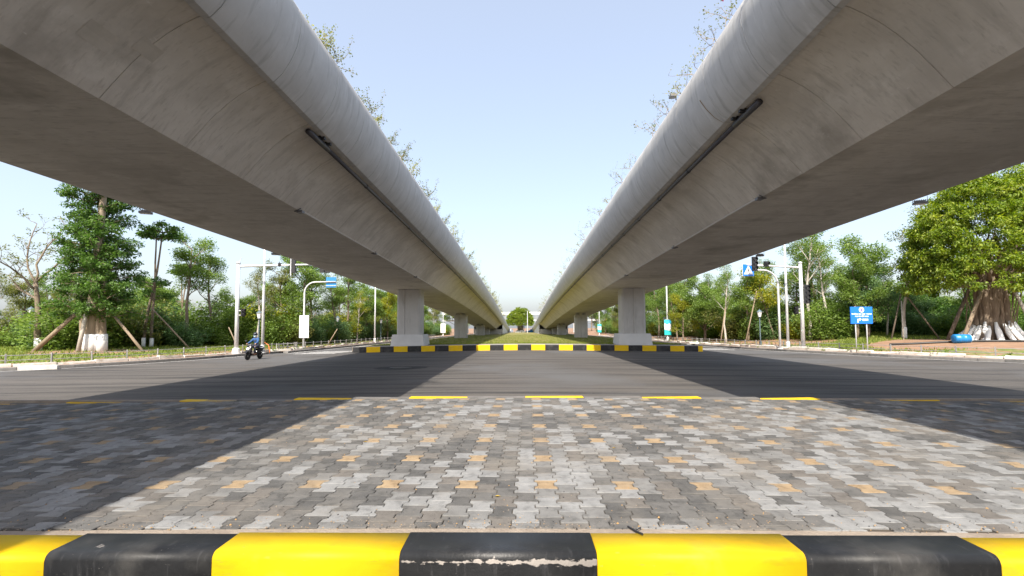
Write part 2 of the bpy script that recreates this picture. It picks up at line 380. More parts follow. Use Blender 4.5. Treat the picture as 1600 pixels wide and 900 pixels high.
def make_tree(name, kind, seed):
    """trunk mesh, crown mesh, whitewash band mesh or None"""
    k = Skel(seed); r = k.r; rng = np.random.default_rng(seed)
    band_ = None
    if kind == 'bushy':
        pts, d = k.limb((0, 0, -.15), (0, 0, 1), 6.2, .15, .05, 8, .07, .03)
        k.spread(pts, d, .28, 11, 2.5, .055, .95, .10, 2, .75)
        lm = leaf_mesh(name, [t[0] for t in k.tips], [t[1] * 1.0 for t in k.tips], [125 for t in k.tips], .17, LF['mid'], rng, .7)
        tm = bark
    elif kind == 'dense':
        pts, d = k.limb((0, 0, -.15), (.05, 0, 1), 5.6, .17, .06, 8, .06, .03)
        k.spread(pts, d, .18, 13, 2.7, .06, 1.05, .12, 2, .8)
        lm = leaf_mesh(name, [t[0] for t in k.tips], [t[1] for t in k.tips], [135 for t in k.tips], .18, LF['deep'], rng, .7)
        tm = bark_d
    elif kind == 'tall':
        pts, d = k.limb((0, 0, -.15), (.03, 0, 1), 9.0, .17, .05, 10, .05, .03)
        k.spread(pts, d, .42, 10, 2.3, .055, .8, .12, 2, .72)
        lm = leaf_mesh(name, [t[0] for t in k.tips], [t[1] for t in k.tips], [95 for t in k.tips], .165, LF['mid'], rng, .75)
        tm = bark
    elif kind == 'airy':
        pts, d = k.limb((0, 0, -.15), (.10, 0, 1), 9.2, .16, .05, 10, .08, .02)
        k.spread(pts, d, .45, 9, 2.6, .05, .75, .12, 2, .75)
        lm = leaf_mesh(name, [t[0] for t in k.tips], [t[1] for t in k.tips], [62 for t in k.tips], .15, LF['olive'], rng, .8)
        tm = bark_l
    elif kind == 'umbrella':
        for sx, H, L in ((0, 9.2, 0), (.5, 8.6, 1)):
            pts, d = k.limb((sx, .1 * L, -.15), (.03 - .02 * L, 0, 1), H, .12, .05, 9, .03, .01)
            for lev, n_, rad in ((1.0, 7, 1.15), (.62, 5, 1.1), (.50, 3, .9)):
                i = int(lev * 9)
                for a in range(n_):
                    az = a * 2 * PI / n_ + r.random(); 
                    q, e = k.limb(pts[i], (math.cos(az), math.sin(az), .25), rad * r.uniform(.6, 1.2), .035, .012, 3, .15, 0, 5)
                    if lev > .9 or r.random() < .6: k.tips.append((q[-1], .42))
                    if lev > .9: k.tips.append((q[-2] + Vector((0, 0, .1)), .45))
        lm = leaf_mesh(name, [t[0] for t in k.tips], [t[1] for t in k.tips], [80 for t in k.tips], .22, LF['deep'], rng, .5)
        tm = bark
        b = MB(); b.tube([(0, 0, -.1), (.01, 0, .75)], [.145, .135], 9); b.tube([(.5, .1, -.1), (.51, .1, .72)], [.145, .135], 9); band_ = b.mesh('whitewash_band', limewash, True)
    elif kind == 'bare':
        pts, d = k.limb((0, 0, -.15), (-.07, 0, 1), 4.6, .19, .12, 8, .05, .02, 9)
        for az, ti, L, up_ in ((.1, 8, 4.6, 1.25), (2.9, 8, 4.4, 1.2), (1.6, 8, 4.4, 1.6), (4.4, 7, 3.4, .9), (.15, 5, 2.8, .7), (3.2, 6, 3.6, .55)):
            q, e = k.limb(pts[ti], (math.cos(az), math.sin(az) * .9, up_), L, .075, .022, 7, .17, .03, 6)
            for j in range(9):
                i = min(2 + j % 6, 7); a2 = az + r.uniform(-1.5, 1.5)
                q2, e2 = k.limb(q[i], (math.cos(a2), math.sin(a2), r.uniform(.3, 1.3)), r.uniform(.9, 1.7), .022, .006, 5, .22, .06, 4)
                k.tips.append((q2[-1], .25))
                for jj in range(3):
                    a3 = a2 + r.uniform(-1.3, 1.3); q3, e3 = k.limb(q2[2 + jj], (math.cos(a3), math.sin(a3), r.uniform(0, 1)), r.uniform(.4, .8), .009, .003, 3, .25, .05, 3); k.tips.append((q3[-1], .2))
        lm = leaf_mesh(name, [t[0] for t in k.tips], [t[1] for t in k.tips], [7 for t in k.tips], .15, LF['olive'], rng, .8)
        tm = bark
        b = MB(); b.tube([(.02, 0, -.1), (-.04, 0, .80)], [.225, .195], 10); band_ = b.mesh('whitewash_band', limewash, True)
    elif kind == 'shrub':
        for a in range(9):
            az = a * 2.4; q, e = k.limb((.12 * math.cos(az), .12 * math.sin(az), -.1), (math.cos(az) * .5, math.sin(az) * .5, 1), r.uniform(1.6, 2.6), .035, .012, 5, .15, .02, 4)
            for j in (2, 3, 4, 5): k.tips.append((q[j] + Vector((r.gauss(0, .3), r.gauss(0, .3), -.1)), .62))
            k.tips.append((q[1] + Vector((math.cos(az), math.sin(az), 0)) * .5, .55))
        lm = leaf_mesh(name, [t[0] for t in k.tips], [t[1] for t in k.tips], [150 for t in k.tips], .145, LF['bluegreen'], rng, .85)
        tm = bark_d
    elif kind == 'sapling':
        pts, d = k.limb((0, 0, -.1), (0, 0, 1), 4.0, .05, .02, 7, .08, .02, 6)
        k.spread(pts, d, .3, 8, 1.3, .022, .8, .1, 1, .55)
        lm = leaf_mesh(name, [t[0] for t in k.tips], [t[1] for t in k.tips], [130 for t in k.tips], .14, LF['yellow'], rng, .8)
        tm = bark
    elif kind == 'pillar':        # the big multi stemmed tree at the left
        for (x, y, rr, H, lean) in ((-.55, 0, .34, 4.2, -.03), (.1, -.25, .42, 15.5, .015), (.62, .1, .36, 6.0, .03), (.1, .45, .4, 11.5, -.02), (.30, -.1, .3, 5, .06)):
            k.limb((x, y, -.2), (lean * .4, 0, 1), H, rr, max(.10, rr * .36), 9, .012 if H > 8 else .035, .01, 10)
        for z in np.arange(2.3, 16.0, .34):
            nb = 7 if z < 8 else 5
            for j in range(nb):
                az = r.random() * 2 * PI; env = (2.75 if z < 6 else 2.35 - .06 * (z - 6))
                L = env * r.uniform(.55, 1.08)
                q, e = k.limb((.1 + .3 * math.cos(az), .1 + .3 * math.sin(az), z), (math.cos(az), math.sin(az), .15), L, .05, .015, 4, .18, .02, 5)
                for t in (1.0, .75, .45):
                    k.tips.append((q[int(4 * t)] + Vector((0, 0, r.uniform(-.15, .1))), .50))
        lm = leaf_mesh(name, [t[0] for t in k.tips], [t[1] for t in k.tips], [75 for t in k.tips], .20, LF['deep'], rng, .6, .5, .3, .6)
        tm = bark_b
        b = MB()
        for (x, y, rr) in ((-.55, 0, .40), (.1, -.25, .48), (.62, .1, .42), (.1, .45, .45), (.30, -.1, .4)): b.tube([(x, y, -.15), (x, y, 1.18)], [rr * 1.08, rr * 1.0], 12)
        band_ = b.mesh('whitewash_band', limewash, True)
    elif kind == 'banyan':
        for j in range(34):
            az = j * 2.399; rad = 1.22 * math.sqrt((j + .5) / 34)
            x, y = rad * math.cos(az), rad * .8 * math.sin(az)
            pts = []; n_ = 9
            for i in range(n_):
                t = i / (n_ - 1); fl = 1 + .95 * max(0, .22 - t) / .22 * (rad / 1.1)
                pts.append((x * (fl - .25 * t) + r.gauss(0, .06), y * (fl - .25 * t) + r.gauss(0, .06), -.25 + t * 5.6))
            k.mb.tube(pts, [.24 - .05 * abs(t / 4 - 1) + r.uniform(-.07, .05) for t in range(n_)], 9)
        for j in range(16):           # hanging aerial roots
            az = r.random() * 2 * PI; rad = r.uniform(1.2, 2.0)
            k.limb((rad * math.cos(az), rad * math.sin(az), 3.6), (-.25 * math.cos(az), -.25 * math.sin(az), -1), r.uniform(2.2, 3.6), .05, .035, 6, .10, 0, 6)
        cen = []
        for j in range(40):
            az = j * 2.399; el = r.uniform(.0, 1.2)
            L = r.uniform(2.6, 3.9)
            q, e = k.limb((.8 * math.cos(az), .8 * math.sin(az), 3.8 + el * 1.2), (math.cos(az) * math.cos(el), math.sin(az) * math.cos(el), math.sin(el) + .1), L, .16, .04, 5, .15, .02, 6)
        for j in range(1150):          # clumps spread over and through the dome
            u = r.random(); az = r.random() * 2 * PI; el = math.asin(min(1, u)) if r.random() < .8 else r.uniform(-.30, .2)
            f = r.uniform(.55, 1.0) if j % 4 == 0 else r.uniform(.88, 1.04) * (1 + .10 * math.sin(3 * az + 1.3) * math.cos(2 * el))
            cen.append((5.5 * f * math.cos(el) * math.cos(az), 5.2 * f * math.cos(el) * math.sin(az), 4.9 + 7.2 * f * math.sin(el) if el > 0 else 4.9 + 5.0 * math.sin(el) * f))
        lm = leaf_mesh(name, cen, [r.uniform(.38, .66) for c in cen], [85] * len(cen), .24, LF['banyan'], rng, .6, .35, .25, 1.0, .42)
        tm = bark
        b = MB()
        for j in range(30):
            az = j * 2 * PI / 30 + r.uniform(-.1, .1); ro = r.uniform(2.2, 3.0)
            b.tube([(1.45 * math.cos(az), 1.15 * math.sin(az), 1.0 + r.uniform(-.1, .35)), (1.75 * math.cos(az), 1.45 * math.sin(az), .62), (ro * .9 * math.cos(az), ro * .75 * math.sin(az), .12), (ro * 1.15 * math.cos(az), ro * .95 * math.sin(az), -.2)], [.10, .17, .16, .08], 8)
        band_ = b.mesh('whitewash_band', limewash, True)
    return k.mb.mesh('trunk', tm, True), lm, band_
PROTO = {}
def tree(tname, kind, seed, loc, rz, H, label, group=None, leaf=None, cat='tree', wide=1.0):
    key = (kind, seed)
    if key not in PROTO:
        t, l, b = make_tree('crown', kind, seed)
        zs = np.empty(len(l.vertices) * 3, np.float32); l.vertices.foreach_get('co', zs)
        PROTO[key] = (t, l, b, float(np.percentile(zs.reshape(-1, 3)[:, 2], 99.7)))
    t, l, b, top = PROTO[key]
    o = thing(tname, label, cat, loc, rz, group)
    s = H / top; o.scale = (s * wide, s * wide, s)
    ob('stems' if kind == 'shrub' else 'trunk', t, o); c = ob('foliage' if kind == 'shrub' else 'crown', l, o)
    if leaf:
        c.material_slots[0].link = 'OBJECT'; c.material_slots[0].material = LF[leaf]
    if b is not None: ob('whitewash_band', b, o)
    return o

# ================================================================== THE SETTING
def grid_sheet(name, xs, ys, zf, m, kind='structure'):
    mb = MB(); V = [(x, y, zf(x, y)) for y in ys for x in xs]; nx = len(xs)
    F = [(j * nx + i, j * nx + i + 1, (j + 1) * nx + i + 1, (j + 1) * nx + i) for j in range(len(ys) - 1) for i in range(nx - 1)]
    mb.add(V, F); o = mb.build(name, m, None, True); tag(o, kind=kind); return o
gx = [-900, -400, -200, -100, -60, -40, -30, -24, -18, -14, -11, -8.5, -6, -4.5, -3, -2, -1, 0, 1, 2, 3, 4.5, 6, 8.5, 11, 14, 18, 24, 30, 40, 60, 100, 200, 400, 900]
gy = [-900, -200, -60, -20, 0, 4, 8, 12, 16, 20, 25, 30, 34, 40, 50, 60, 80, 100, 130, 170, 210, 260, 320, 450, 900]
grid_sheet('ground', gx, gy, lambda x, y: g(x, y) - .03, soil)
road = grid_sheet('road', [x for x in gx if abs(x) <= 100], [y for y in gy if -60 <= y <= 260], g, asph)
road['label'] = 'dark worn asphalt road crossing under both overpasses'

# verges: strips that run outwards from the kerb lines
def smooth_line(P, n=8):
    out = []
    for i in range(len(P) - 1):
        p0, p1, p2, p3 = P[max(i - 1, 0)], P[i], P[i + 1], P[min(i + 2, len(P) - 1)]
        for k in range(n):
            t = k / n
            out.append(tuple(.5 * (2 * p1[j] + (p2[j] - p0[j]) * t + (2 * p0[j] - 5 * p1[j] + 4 * p2[j] - p3[j]) * t * t + (3 * p1[j] - p0[j] - 3 * p2[j] + p3[j]) * t ** 3) for j in (0, 1)))
    out.append(P[-1]); return out
def kerb_line(s): return [(s * x, y) for x, y in smooth_line(XR if s > 0 else XL)]
def resample(P, step):
    out = [P[0]]; acc = 0
    for a, b in zip(P, P[1:]):
        L = math.hypot(b[0] - a[0], b[1] - a[1]); t = step - acc
        while t <= L:
            f = t / L; out.append((a[0] + (b[0] - a[0]) * f, a[1] + (b[1] - a[1]) * f)); t += step
        acc = (acc + L) % step
    return out
verge_m = {}
for s in (-1, 1):
    m = mat('verge_soil_and_grass', (.20, .112, .066), .95, (.30, .185, .112), 1.4, 9, .8, 12, c3=(.18, .105, .065), c3scale=.7)
    mixnoise(m, (.40, .32, .24), 20, .64, .76)
    t = m.node_tree; N = t.nodes; L = t.links; p = N['Principled BSDF']
    at = N.new('ShaderNodeAttribute'); at.attribute_name = 'grass'
    geo = N.new('ShaderNodeNewGeometry')
    nz = N.new('ShaderNodeTexNoise'); nz.inputs['Scale'].default_value = 1.1; nz.inputs['Detail'].default_value = 7; L.new(geo.outputs['Position'], nz.inputs['Vector'])
    ad = N.new('ShaderNodeMath'); ad.operation = 'ADD'; L.new(at.outputs['Fac'], ad.inputs[0]); L.new(nz.outputs['Fac'], ad.inputs[1])
    mr = N.new('ShaderNodeMapRange'); mr.inputs[1].default_value = .94; mr.inputs[2].default_value = 1.08; L.new(ad.outputs[0], mr.inputs[0])
    n2 = N.new('ShaderNodeTexNoise'); n2.inputs['Scale'].default_value = 5; n2.inputs['Detail'].default_value = 6; L.new(geo.outputs['Position'], n2.inputs['Vector'])
    rp = N.new('ShaderNodeValToRGB'); rp.color_ramp.elements[0].color = (.06, .10, .015, 1); rp.color_ramp.elements[1].color = (.17, .20, .04, 1); rp.color_ramp.elements[0].position = .35; rp.color_ramp.elements[1].position = .65; L.new(n2.outputs['Fac'], rp.inputs[0])
    mx = N.new('ShaderNodeMix'); mx.data_type = 'RGBA'; L.new(mr.outputs[0], mx.inputs['Factor']); L.new(p.inputs['Base Color'].links[0].from_socket, mx.inputs['A']); L.new(rp.outputs[0], mx.inputs['B']); L.new(mx.outputs['Result'], p.inputs['Base Color'])
    verge_m[s] = m
def grassiness(x, y):
    s = 1 if x > 0 else -1
    d = (abs(x) - xc(s, y)) * .8
    if s < 0:
        if y < 60: v = .75 if d > 3.2 else (.25 if d > 1.6 else 0)
        else: v = .2 if d > 4 else .05
        if math.hypot(x + 28.9, y - 32.2) < 3.4: v = .28
        return v
    if d < 2.5: return 0
    if math.hypot((x - 33) / 8.5, (y - 34) / 5.0) < 1: return 0
    if 20 < x < 29 and 33 < y < 41: return .72
    if d < 7 and y > 41: return .18
    return .55 if y < 41 else .68 if y < 58 else .3
for s in (-1, 1):
    P = kerb_line(s); offs = [0, .3, .8, 1.5, 2.2, 3, 4, 5, 6, 7, 8, 9, 10, 11, 12, 14, 16, 18, 21, 25, 30, 40, 60, 120]
    dx, dy = s * .86, .51
    mb = MB(); V = []; G = []
    P2 = resample(P, 1.2)
    for (x, y) in P2:
        for o in offs:
            px, py = x + dx * o, y + dy * o
            V.append((px, py, verge_z(px, py) if o > 0 else g(x, y) + .13)); G.append(grassiness(px, py) if o > 0 else 0)
    n = len(offs)
    F = []
    for j in range(len(P2) - 1):
        for i in range(n - 1):
            f = (j * n + i, j * n + i + 1, (j + 1) * n + i + 1, (j + 1) * n + i)
            F.append(f if s > 0 else f[::-1])
    mb.add(V, F); o = mb.build('verge', verge_m[s], None, True); tag(o, kind='structure', label=('bare brown soil verge with grass patches on the right' if s > 0 else 'green grass and soil verge on the left'))
    a = o.data.attributes.new('grass', 'FLOAT', 'POINT'); a.data.foreach_set('value', np.array(G, np.float32))

# roadside granite kerbs: bed + stones
def stone_mesh(L, W, H, r, m, name='kerbstone', seg=4):
    """stone along x, road face at y=0, top at z=0; rounded road edge"""
    mb = MB(); prof = [(W, -H), (W, 0), (r, 0)]
    for i in range(1, seg + 1):
        a = PI / 2 * i / seg; prof.append((r - r * math.sin(a), -r + r * math.cos(a)))
    prof.append((0, -H))
    n = len(prof); V = [(x, y, z) for x in (-L / 2, L / 2) for y, z in prof]
    F = [tuple(range(n)), tuple(range(2 * n - 1, n - 1, -1))] + [(i, n + i, n + (i + 1) % n, (i + 1) % n) for i in range(n)]
    mb.add(V, F); return mb.mesh(name, m)
KM = [stone_mesh(.985, .2, .32, .03, granite), stone_mesh(.985, .2, .32, .03, granite2)]
for s in (-1, 1):
    P = resample([p for p in kerb_line(s) if p[1] > 13.5], 1.0)
    bedmb = MB()
    bed = None
    pts = [(x + s * .1, y + .05, g(x, y) + .02) for x, y in P if y < 250][::2]
    bedmb.tube([Vector(p) - Vector((0, 0, .06)) for p in pts], .11, 4); bed = bedmb.build('kerb', mortar); tag(bed, kind='structure', label=('kerb of grey stones along the %s side of the road' % ('right' if s > 0 else 'left')))
    cnt = 0; far = MB()
    for a, b in zip(P, P[1:]):
        if b[1] > 250: break
        ang = math.atan2(b[1] - a[1], b[0] - a[0]); mx_, my_ = (a[0] + b[0]) / 2, (a[1] + b[1]) / 2
        z = g(mx_, my_) + .15
        if cnt < 110 and b[1] > 15:
            dark = (s > 0 and cnt % 7 in (2, 3)) or (s < 0 and cnt % 11 == 4)
            k = ob('kerbstone', KM[1 if dark else 0], bed)
            k.location = (mx_, my_, z); k.rotation_euler = (0, 0, ang + (PI if s > 0 else 0))
            # road face looks to the road: +y of the stone points away from it
            cnt += 1
        else: far.box((mx_ + s * .1, my_, z - .15), (.985, .2, .3), ang)
    f = far.build('kerb_run', granite, bed); f['kind'] = 'stuff'

# ---- median island ahead
MX0, MX1, MY = -12.05, 12.72, 34.4
def med_z(x, y): return g(x, y) + .385
mb = MB()
ys = [MY + .2, MY + 1.2, MY + 2.6]
grid_sheet('median_pavement', [MX0 + .1] + [i * 1.0 for i in range(-11, 13)] + [MX1 - .1], ys, med_z, mat('median_paving', (.24, .225, .205), .9, (.31, .295, .27), 3, 7, .4, 40))
grass_m = mat('lawn', (.118, .106, .022), .95, (.170, .158, .038), 1.2, 8, .9, 30, c3=(.25, .205, .075), c3scale=.30, c3amt=(.46, .66))
mixnoise(grass_m, (.175, .19, .038), 9, .5, .7)
grid_sheet('lawn', [MX0 + .2] + [i * 1.0 for i in range(-11, 13)] + [MX1 - .2], [MY + 2.6, 40, 45, 50, 60, 80, 100, 130, 175], lambda x, y: med_z(x, y) + .01, grass_m)['label'] = 'sunlit lawn strip between the two overpasses'
mkb = MB(); mkb.box((.33, MY + .13, .1), (24.6, .12, .3)); mk = mkb.build('kerb', mortar); tag(mk, kind='structure', label='yellow and black kerb at the end of the lawn median')
LK = .973; k0 = -3.157
ML = {c: stone_mesh(LK - .004, .24, .47, .045, c) for c in (yel, blk)}
for k in range(-10, 17):
    a = max(k0 + k * LK, MX0); b = min(k0 + (k + 1) * LK, MX1)
    if b - a < .15: continue
    c = yel if k % 2 == 0 else blk
    me = ML[c] if b - a > LK - .01 else stone_mesh(b - a - .004, .24, .47, .045, c)
    o = ob('kerbstone', me, mk); x = (a + b) / 2; o.location = (x, MY, g(x, MY) + .39); o.rotation_euler = (0, -math.atan(.0135 * x / math.sqrt(x * x + 4)) * -1, 0)
SK = stone_mesh(.985, .2, .47, .03, granite); SKB = stone_mesh(.985, .2, .47, .03, blk)
for s, X in ((-1, MX0), (1, MX1)):
    for i in range(60):
        y = MY + .75 + i
        o = ob('kerbstone', SKB if i < 1 else SK, mk); o.location = (X, y, g(X, y) + .385); o.rotation_euler = (0, 0, -PI / 2 if s < 0 else PI / 2)
    f = MB(); f.box((X - s * .1, MY + 100, g(X, MY + 90) + .16), (.2, 79, .5)); f = f.build('kerb_run', granite, mk); f['kind'] = 'stuff'
# grass blades on the lawn and the verges (nobody could count them)
def blades(name, pts, h, label, leaf='grass'):
    rng = np.random.default_rng(5); P = np.array(pts); n = len(P)
    az = rng.random(n) * 2 * PI; hh = h * (.5 + rng.random(n)); W = hh * .22
    d = np.stack([np.cos(az), np.sin(az), np.zeros(n)], 1); le = rng.normal(0, .35, (n, 2))
    V = np.empty((n, 3, 3)); V[:, 0] = P - d * W[:, None]; V[:, 1] = P + d * W[:, None]
    V[:, 2] = P + np.stack([le[:, 0] * hh, le[:, 1] * hh, hh], 1)
    me = bpy.data.meshes.new(name); me.vertices.add(3 * n); me.vertices.foreach_set('co', V.reshape(-1).astype(np.float32))
    me.loops.add(3 * n); me.polygons.add(n); me.loops.foreach_set('vertex_index', np.arange(3 * n, dtype=np.int32)); me.polygons.foreach_set('loop_start', np.arange(0, 3 * n, 3, dtype=np.int32))
    me.materials.append(LF[leaf]); a = me.attributes.new('tint', 'FLOAT', 'POINT'); a.data.foreach_set('value', np.repeat(rng.random(n), 3).astype(np.float32)); me.update()
    o = ob(name, me); tag(o, label, 'grass', kind='stuff'); return o
rr = random.Random(3)
pts = []
while len(pts) < 26000:
    y = 37.2 + 60 * rr.random() ** 2; x = rr.uniform(-11.5, 12.2); pts.append((x, y, med_z(x, y) + .01))
blades('grass', pts, .075, 'short mown grass of the lawn between the overpasses')
pts = []
while len(pts) < 30000:
    x = -rr.uniform(18, 46); y = rr.uniform(22, 62)
    gs = grassiness(x, y)
    if abs(x) > xc(-1, y) + 2 and rr.random() < gs: pts.append((x, y, verge_z(x, y) - .01))
blades('grass', pts, .14, 'tufty green grass on the left verge under the trees')
pts = []
while len(pts) < 26000:
    x = rr.uniform(19, 46); y = rr.uniform(30, 60)
    if abs(x) > xc(1, y) + 2 and rr.random() < grassiness(x, y) ** 1.5: pts.append((x, y, verge_z(x, y) - .01))
blades('grass', pts, .15, 'yellowish green grass behind the blue direction board')

# ---- paved island in the foreground
YN0, YN1 = 2.76, 3.03          # near kerb front / back
YF0, YF1 = 8.68, 8.92          # far kerb
def pz(x): return .40 + crown(x)
pave = grid_sheet('paving_bed', [-13 + i for i in range(27)], [YN1 - .03, 5, YF1 - .05], lambda x, y: pz(x) - .012, sand)
mo = grid_sheet('mortar_strip', [-13 + i for i in range(27)], [YN1 - .01, YN1 + .075], lambda x, y: pz(x) - .004, mortar); mo['label'] = 'strip of pale mortar between near kerb and pavers'
PX, PY, PD, PT = .1557, .1905, .0135, .012    # pitch, interlock, slope width
def ipoly(g_=.0030):
    hx = PX / 2 - g_; q = PY / 2 - g_; f = PY / 4; R_ = []
    for y, o in ((-q, PD), (-f - PT, PD), (-f + PT, -PD), (f - PT, -PD), (f + PT, PD), (q, PD)): R_.append((hx + o, y))
    return R_ + [(-x, y) for x, y in reversed(R_)]
def clip(poly, y0, below):
    out = []
    for a, b in zip(poly, poly[1:] + poly[:1]):
        ia = (a[1] >= y0) != below; ib = (b[1] >= y0) != below
        if ia: out.append(a)
        if ia != ib:
            t = (y0 - a[1]) / (b[1] - a[1]); out.append((a[0] + (b[0] - a[0]) * t, y0))
    return out
def paver_geo(poly, ch=.0035, H=.035):
    n = len(poly); cx = sum(p[0] for p in poly) / n; cy = sum(p[1] for p in poly) / n
    def ins(p): 
        d = math.hypot(p[0] - cx, p[1] - cy) + 1e-9; k = max(0, 1 - ch * 1.35 / d); return (cx + (p[0] - cx) * k, cy + (p[1] - cy) * k)
    V = [(x, y, -H) for x, y in poly] + [(x, y, -ch) for x, y in poly] + [(*ins(p), 0) for p in poly]
    F = [tuple(range(2 * n, 3 * n))]
    for r_ in (0, n):
        for i in range(n): F.append((r_ + i, r_ + (i + 1) % n, r_ + n + (i + 1) % n, r_ + n + i))
    return V, F
PM = [pv_dark, pv_mid, pv_tan, pv_lmid, pv_light, pv_or]
base_poly = ipoly(); bV, bF = paver_geo(base_poly)
pme = []
for c in PM:
    b = MB(); b.add(bV, bF); pme.append(b.mesh('paver', c))
RA = -.0151; ca, sa = math.cos(RA), math.sin(RA)
rp = random.Random(11); cand = []
nzr = np.random.default_rng(4); NG = nzr.random((40, 40))
def lump(x, y):
    fx, fy = (x + 14) * .9, y * .9; i, j = int(fx), int(fy); a, b = fx - i, fy - j
    return (NG[i % 40, j % 40] * (1 - a) + NG[(i + 1) % 40, j % 40] * a) * (1 - b) + (NG[i % 40, (j + 1) % 40] * (1 - a) + NG[(i + 1) % 40, (j + 1) % 40] * a) * b
for i in range(-90, 91):
    for j in range(10, 50):
        lx = i * PX + .132; ly = j * PY + .14 + (PY / 2 if i % 2 else 0)
        x = lx * ca - ly * sa; y = lx * sa + ly * ca
        if y < YN1 + .03 or y > YF0 + PY / 2 or abs(x) > 1.10 * y + .8: continue
        if i % 4 == 0 and j % 4 == 0 and y > 3.45: c = 5
        else:
            v = rp.random() + (lump(x, y) - .5) * .75 + (.10 if x > 1.5 else 0)
            c = 0 if v < .24 else 1 if v < .48 else 2 if v < .62 else 3 if v < .82 else 4
        cand.append((x * x + y * y, x, y, c))
cand.sort()
field = MB(); n_obj = 0
for d2, x, y, c in cand:
    cut_lo = y - PY / 2 < YN1 + .07; cut_hi = y + PY / 2 > YF0 - .01
    vis = abs(x) < 1.06 * y + .15
    z = pz(x) + rp.uniform(-.0022, .0022); rz = RA + rp.gauss(0, .006)
    tx, ty = rp.gauss(0, .007), rp.gauss(0, .007)
    if cut_lo or cut_hi:
        poly = base_poly
        if cut_lo: poly = clip(poly, YN1 + .07 - y + rp.uniform(0, .012), False)
        if cut_hi and len(poly) > 2: poly = clip(poly, YF0 - .01 - y, True)
        if len(poly) < 3 or max(p[1] for p in poly) - min(p[1] for p in poly) < .03: continue
        V, F = paver_geo(poly)
    else: V, F = bV, bF
    if vis and n_obj < 299:
        if V is bV: me = pme[c]
        else:
            b = MB(); b.add(V, F); me = b.mesh('paver', PM[c])
        o = ob('paver', me, pave); o.location = (x, y, z); o.rotation_euler = (tx, ty, rz); n_obj += 1
    else:
        field.cm = c; cr, sr = math.cos(rz), math.sin(rz)
        field.add([(x + p[0] * cr - p[1] * sr, y + p[0] * sr + p[1] * cr, z + p[2] + p[0] * ty * -1 + p[1] * tx) for p in V], F)
f = field.build('paver_field', PM, pave); f['kind'] = 'stuff'
# near kerb
NK = MB(); NK.box((0, YN1 - .06, .0), (13, .10, .60)); nk = NK.build('kerb', mortar); tag(nk, kind='structure', label='thick yellow and black painted kerb across the foreground')
edges = [-5.9, -4.84, -3.76, -2.68, -1.73, -.68, .413, 1.553, 2.595, 3.65, 4.7, 5.75]
for i, (a, b) in enumerate(zip(edges, edges[1:])):
    c = yel if i % 2 == 0 else blk
    if abs((a + b) / 2 + .13) < .2: c = blk_worn
    me = stone_mesh(b - a - .003, YN1 - YN0, .75, .042, c, seg=8); me.polygons.foreach_set('use_smooth', [False, False] + [True] * (len(me.polygons) - 2))
    o = ob('kerbstone', me, nk); x = (a + b) / 2; o.location = (x, YN0, pz(x) + .003)
    if c is blk_worn: o['label'] = 'black kerbstone with a chipped pale edge'
FK = MB(); FK.box((0, YF0 + .12, .2), (26, .12, .30)); fk = FK.build('kerb', mortar); tag(fk, kind='structure', label='yellow and black kerb along the far edge of the paving')
Lf = 1.03; x00 = .07
MF = {c: stone_mesh(Lf - .004, YF1 - YF0, .55, .05, c) for c in (yel, blk)}
blk_far = mat('faded_black_paint', (.10, .095, .09), .8, (.16, .15, .14), 4, 7, .3, 50)
MF[blk] = stone_mesh(Lf - .004, YF1 - YF0, .55, .05, blk_far)
for k in range(-13, 13):
    x = x00 + (k + .5) * Lf; o = ob('kerbstone', MF[yel] if k % 2 == 0 else MF[blk], fk)
    o.location = (x, YF1, pz(x) + .002); o.rotation_euler = (0, math.atan(.0135 * x / math.sqrt(x * x + 4)), PI)
# grit, crumbs of mortar and sand grains lying on the paving
gr = random.Random(19); gm = MB()
for i in range(1500):
    y = YN1 + .06 + (YF0 - YN1 - .1) * gr.random() ** 1.6 if i % 3 else YN1 + .06 + abs(gr.gauss(0, .10)); x = gr.uniform(-1.08, 1.08) * y; q = gr.uniform(.0018, .0050) * (1.6 if gr.random() < .08 else 1)
    gm.cm = gr.choice((0, 0, 1, 2)); gm.box((x, y, pz(x) + q * .4), (q * 2, q * 1.4, q), gr.random() * 3, taper=.55)
gt = gm.build('grit', [mortar, mat('ochre_crumb', (.36, .22, .09), .9), dark_pl]); tag(gt, 'fine grit and mortar crumbs scattered over the paving', 'grit', kind='stuff')
leafm = mat('dry_leaf', (.55, .36, .03), .7)
twig = MB(); twig.tube([(.66, 3.12, .405), (.70, 3.03, .408), (.72, 2.99, .412)], .006, 5); twig.tube([(.69, 3.05, .408), (.73, 3.08, .415)], .004, 5)
tag(twig.build('twig', dark_pl), 'short dark twig lying on the mortar behind the near kerb', 'twig')
for i, (x, y) in enumerate(((-.18, 3.66), (-1.72, 5.4), (.95, 5.1))):
    b = MB(); z = pz(x) + .004
    b.add([(x - .02, y, z), (x, y - .014, z + .008), (x + .026, y, z), (x, y + .014, z + .003)], [(0, 1, 2, 3)])
    tag(b.build('fallen_leaf', leafm), ['small yellow leaf on pale pavers left of the middle row', 'yellow leaf on the pavers near the left shadow edge', 'yellow leaf on the grey pavers right of the middle'][i], 'leaf', 'fallen leaves on the paving')
def sheet(name, P, m, label=None, dz=.006):
    b = MB(); b.add([(x, y, g(x, y) + dz) for x, y in P], [tuple(range(len(P)))]); return tag(b.build(name, m), label, kind='structure')
b = MB(); n = 48
ring = [(math.cos(2 * PI * k / n), math.sin(2 * PI * k / n)) for k in range(n)]
rq = random.Random(4)
pr = [(-5.0 + x * 1.15 * rq.uniform(.9, 1.08), 20.3 + y * .8 * rq.uniform(.9, 1.08)) for x, y in ring]
sheet('asphalt_patch', pr, asph_patch, 'dark round patch in the shaded road')
mh = thing('manhole_cover', 'dark round iron manhole cover in the shaded road', 'manhole', (-5.0, 20.3, g(-5, 20.3) + .012))
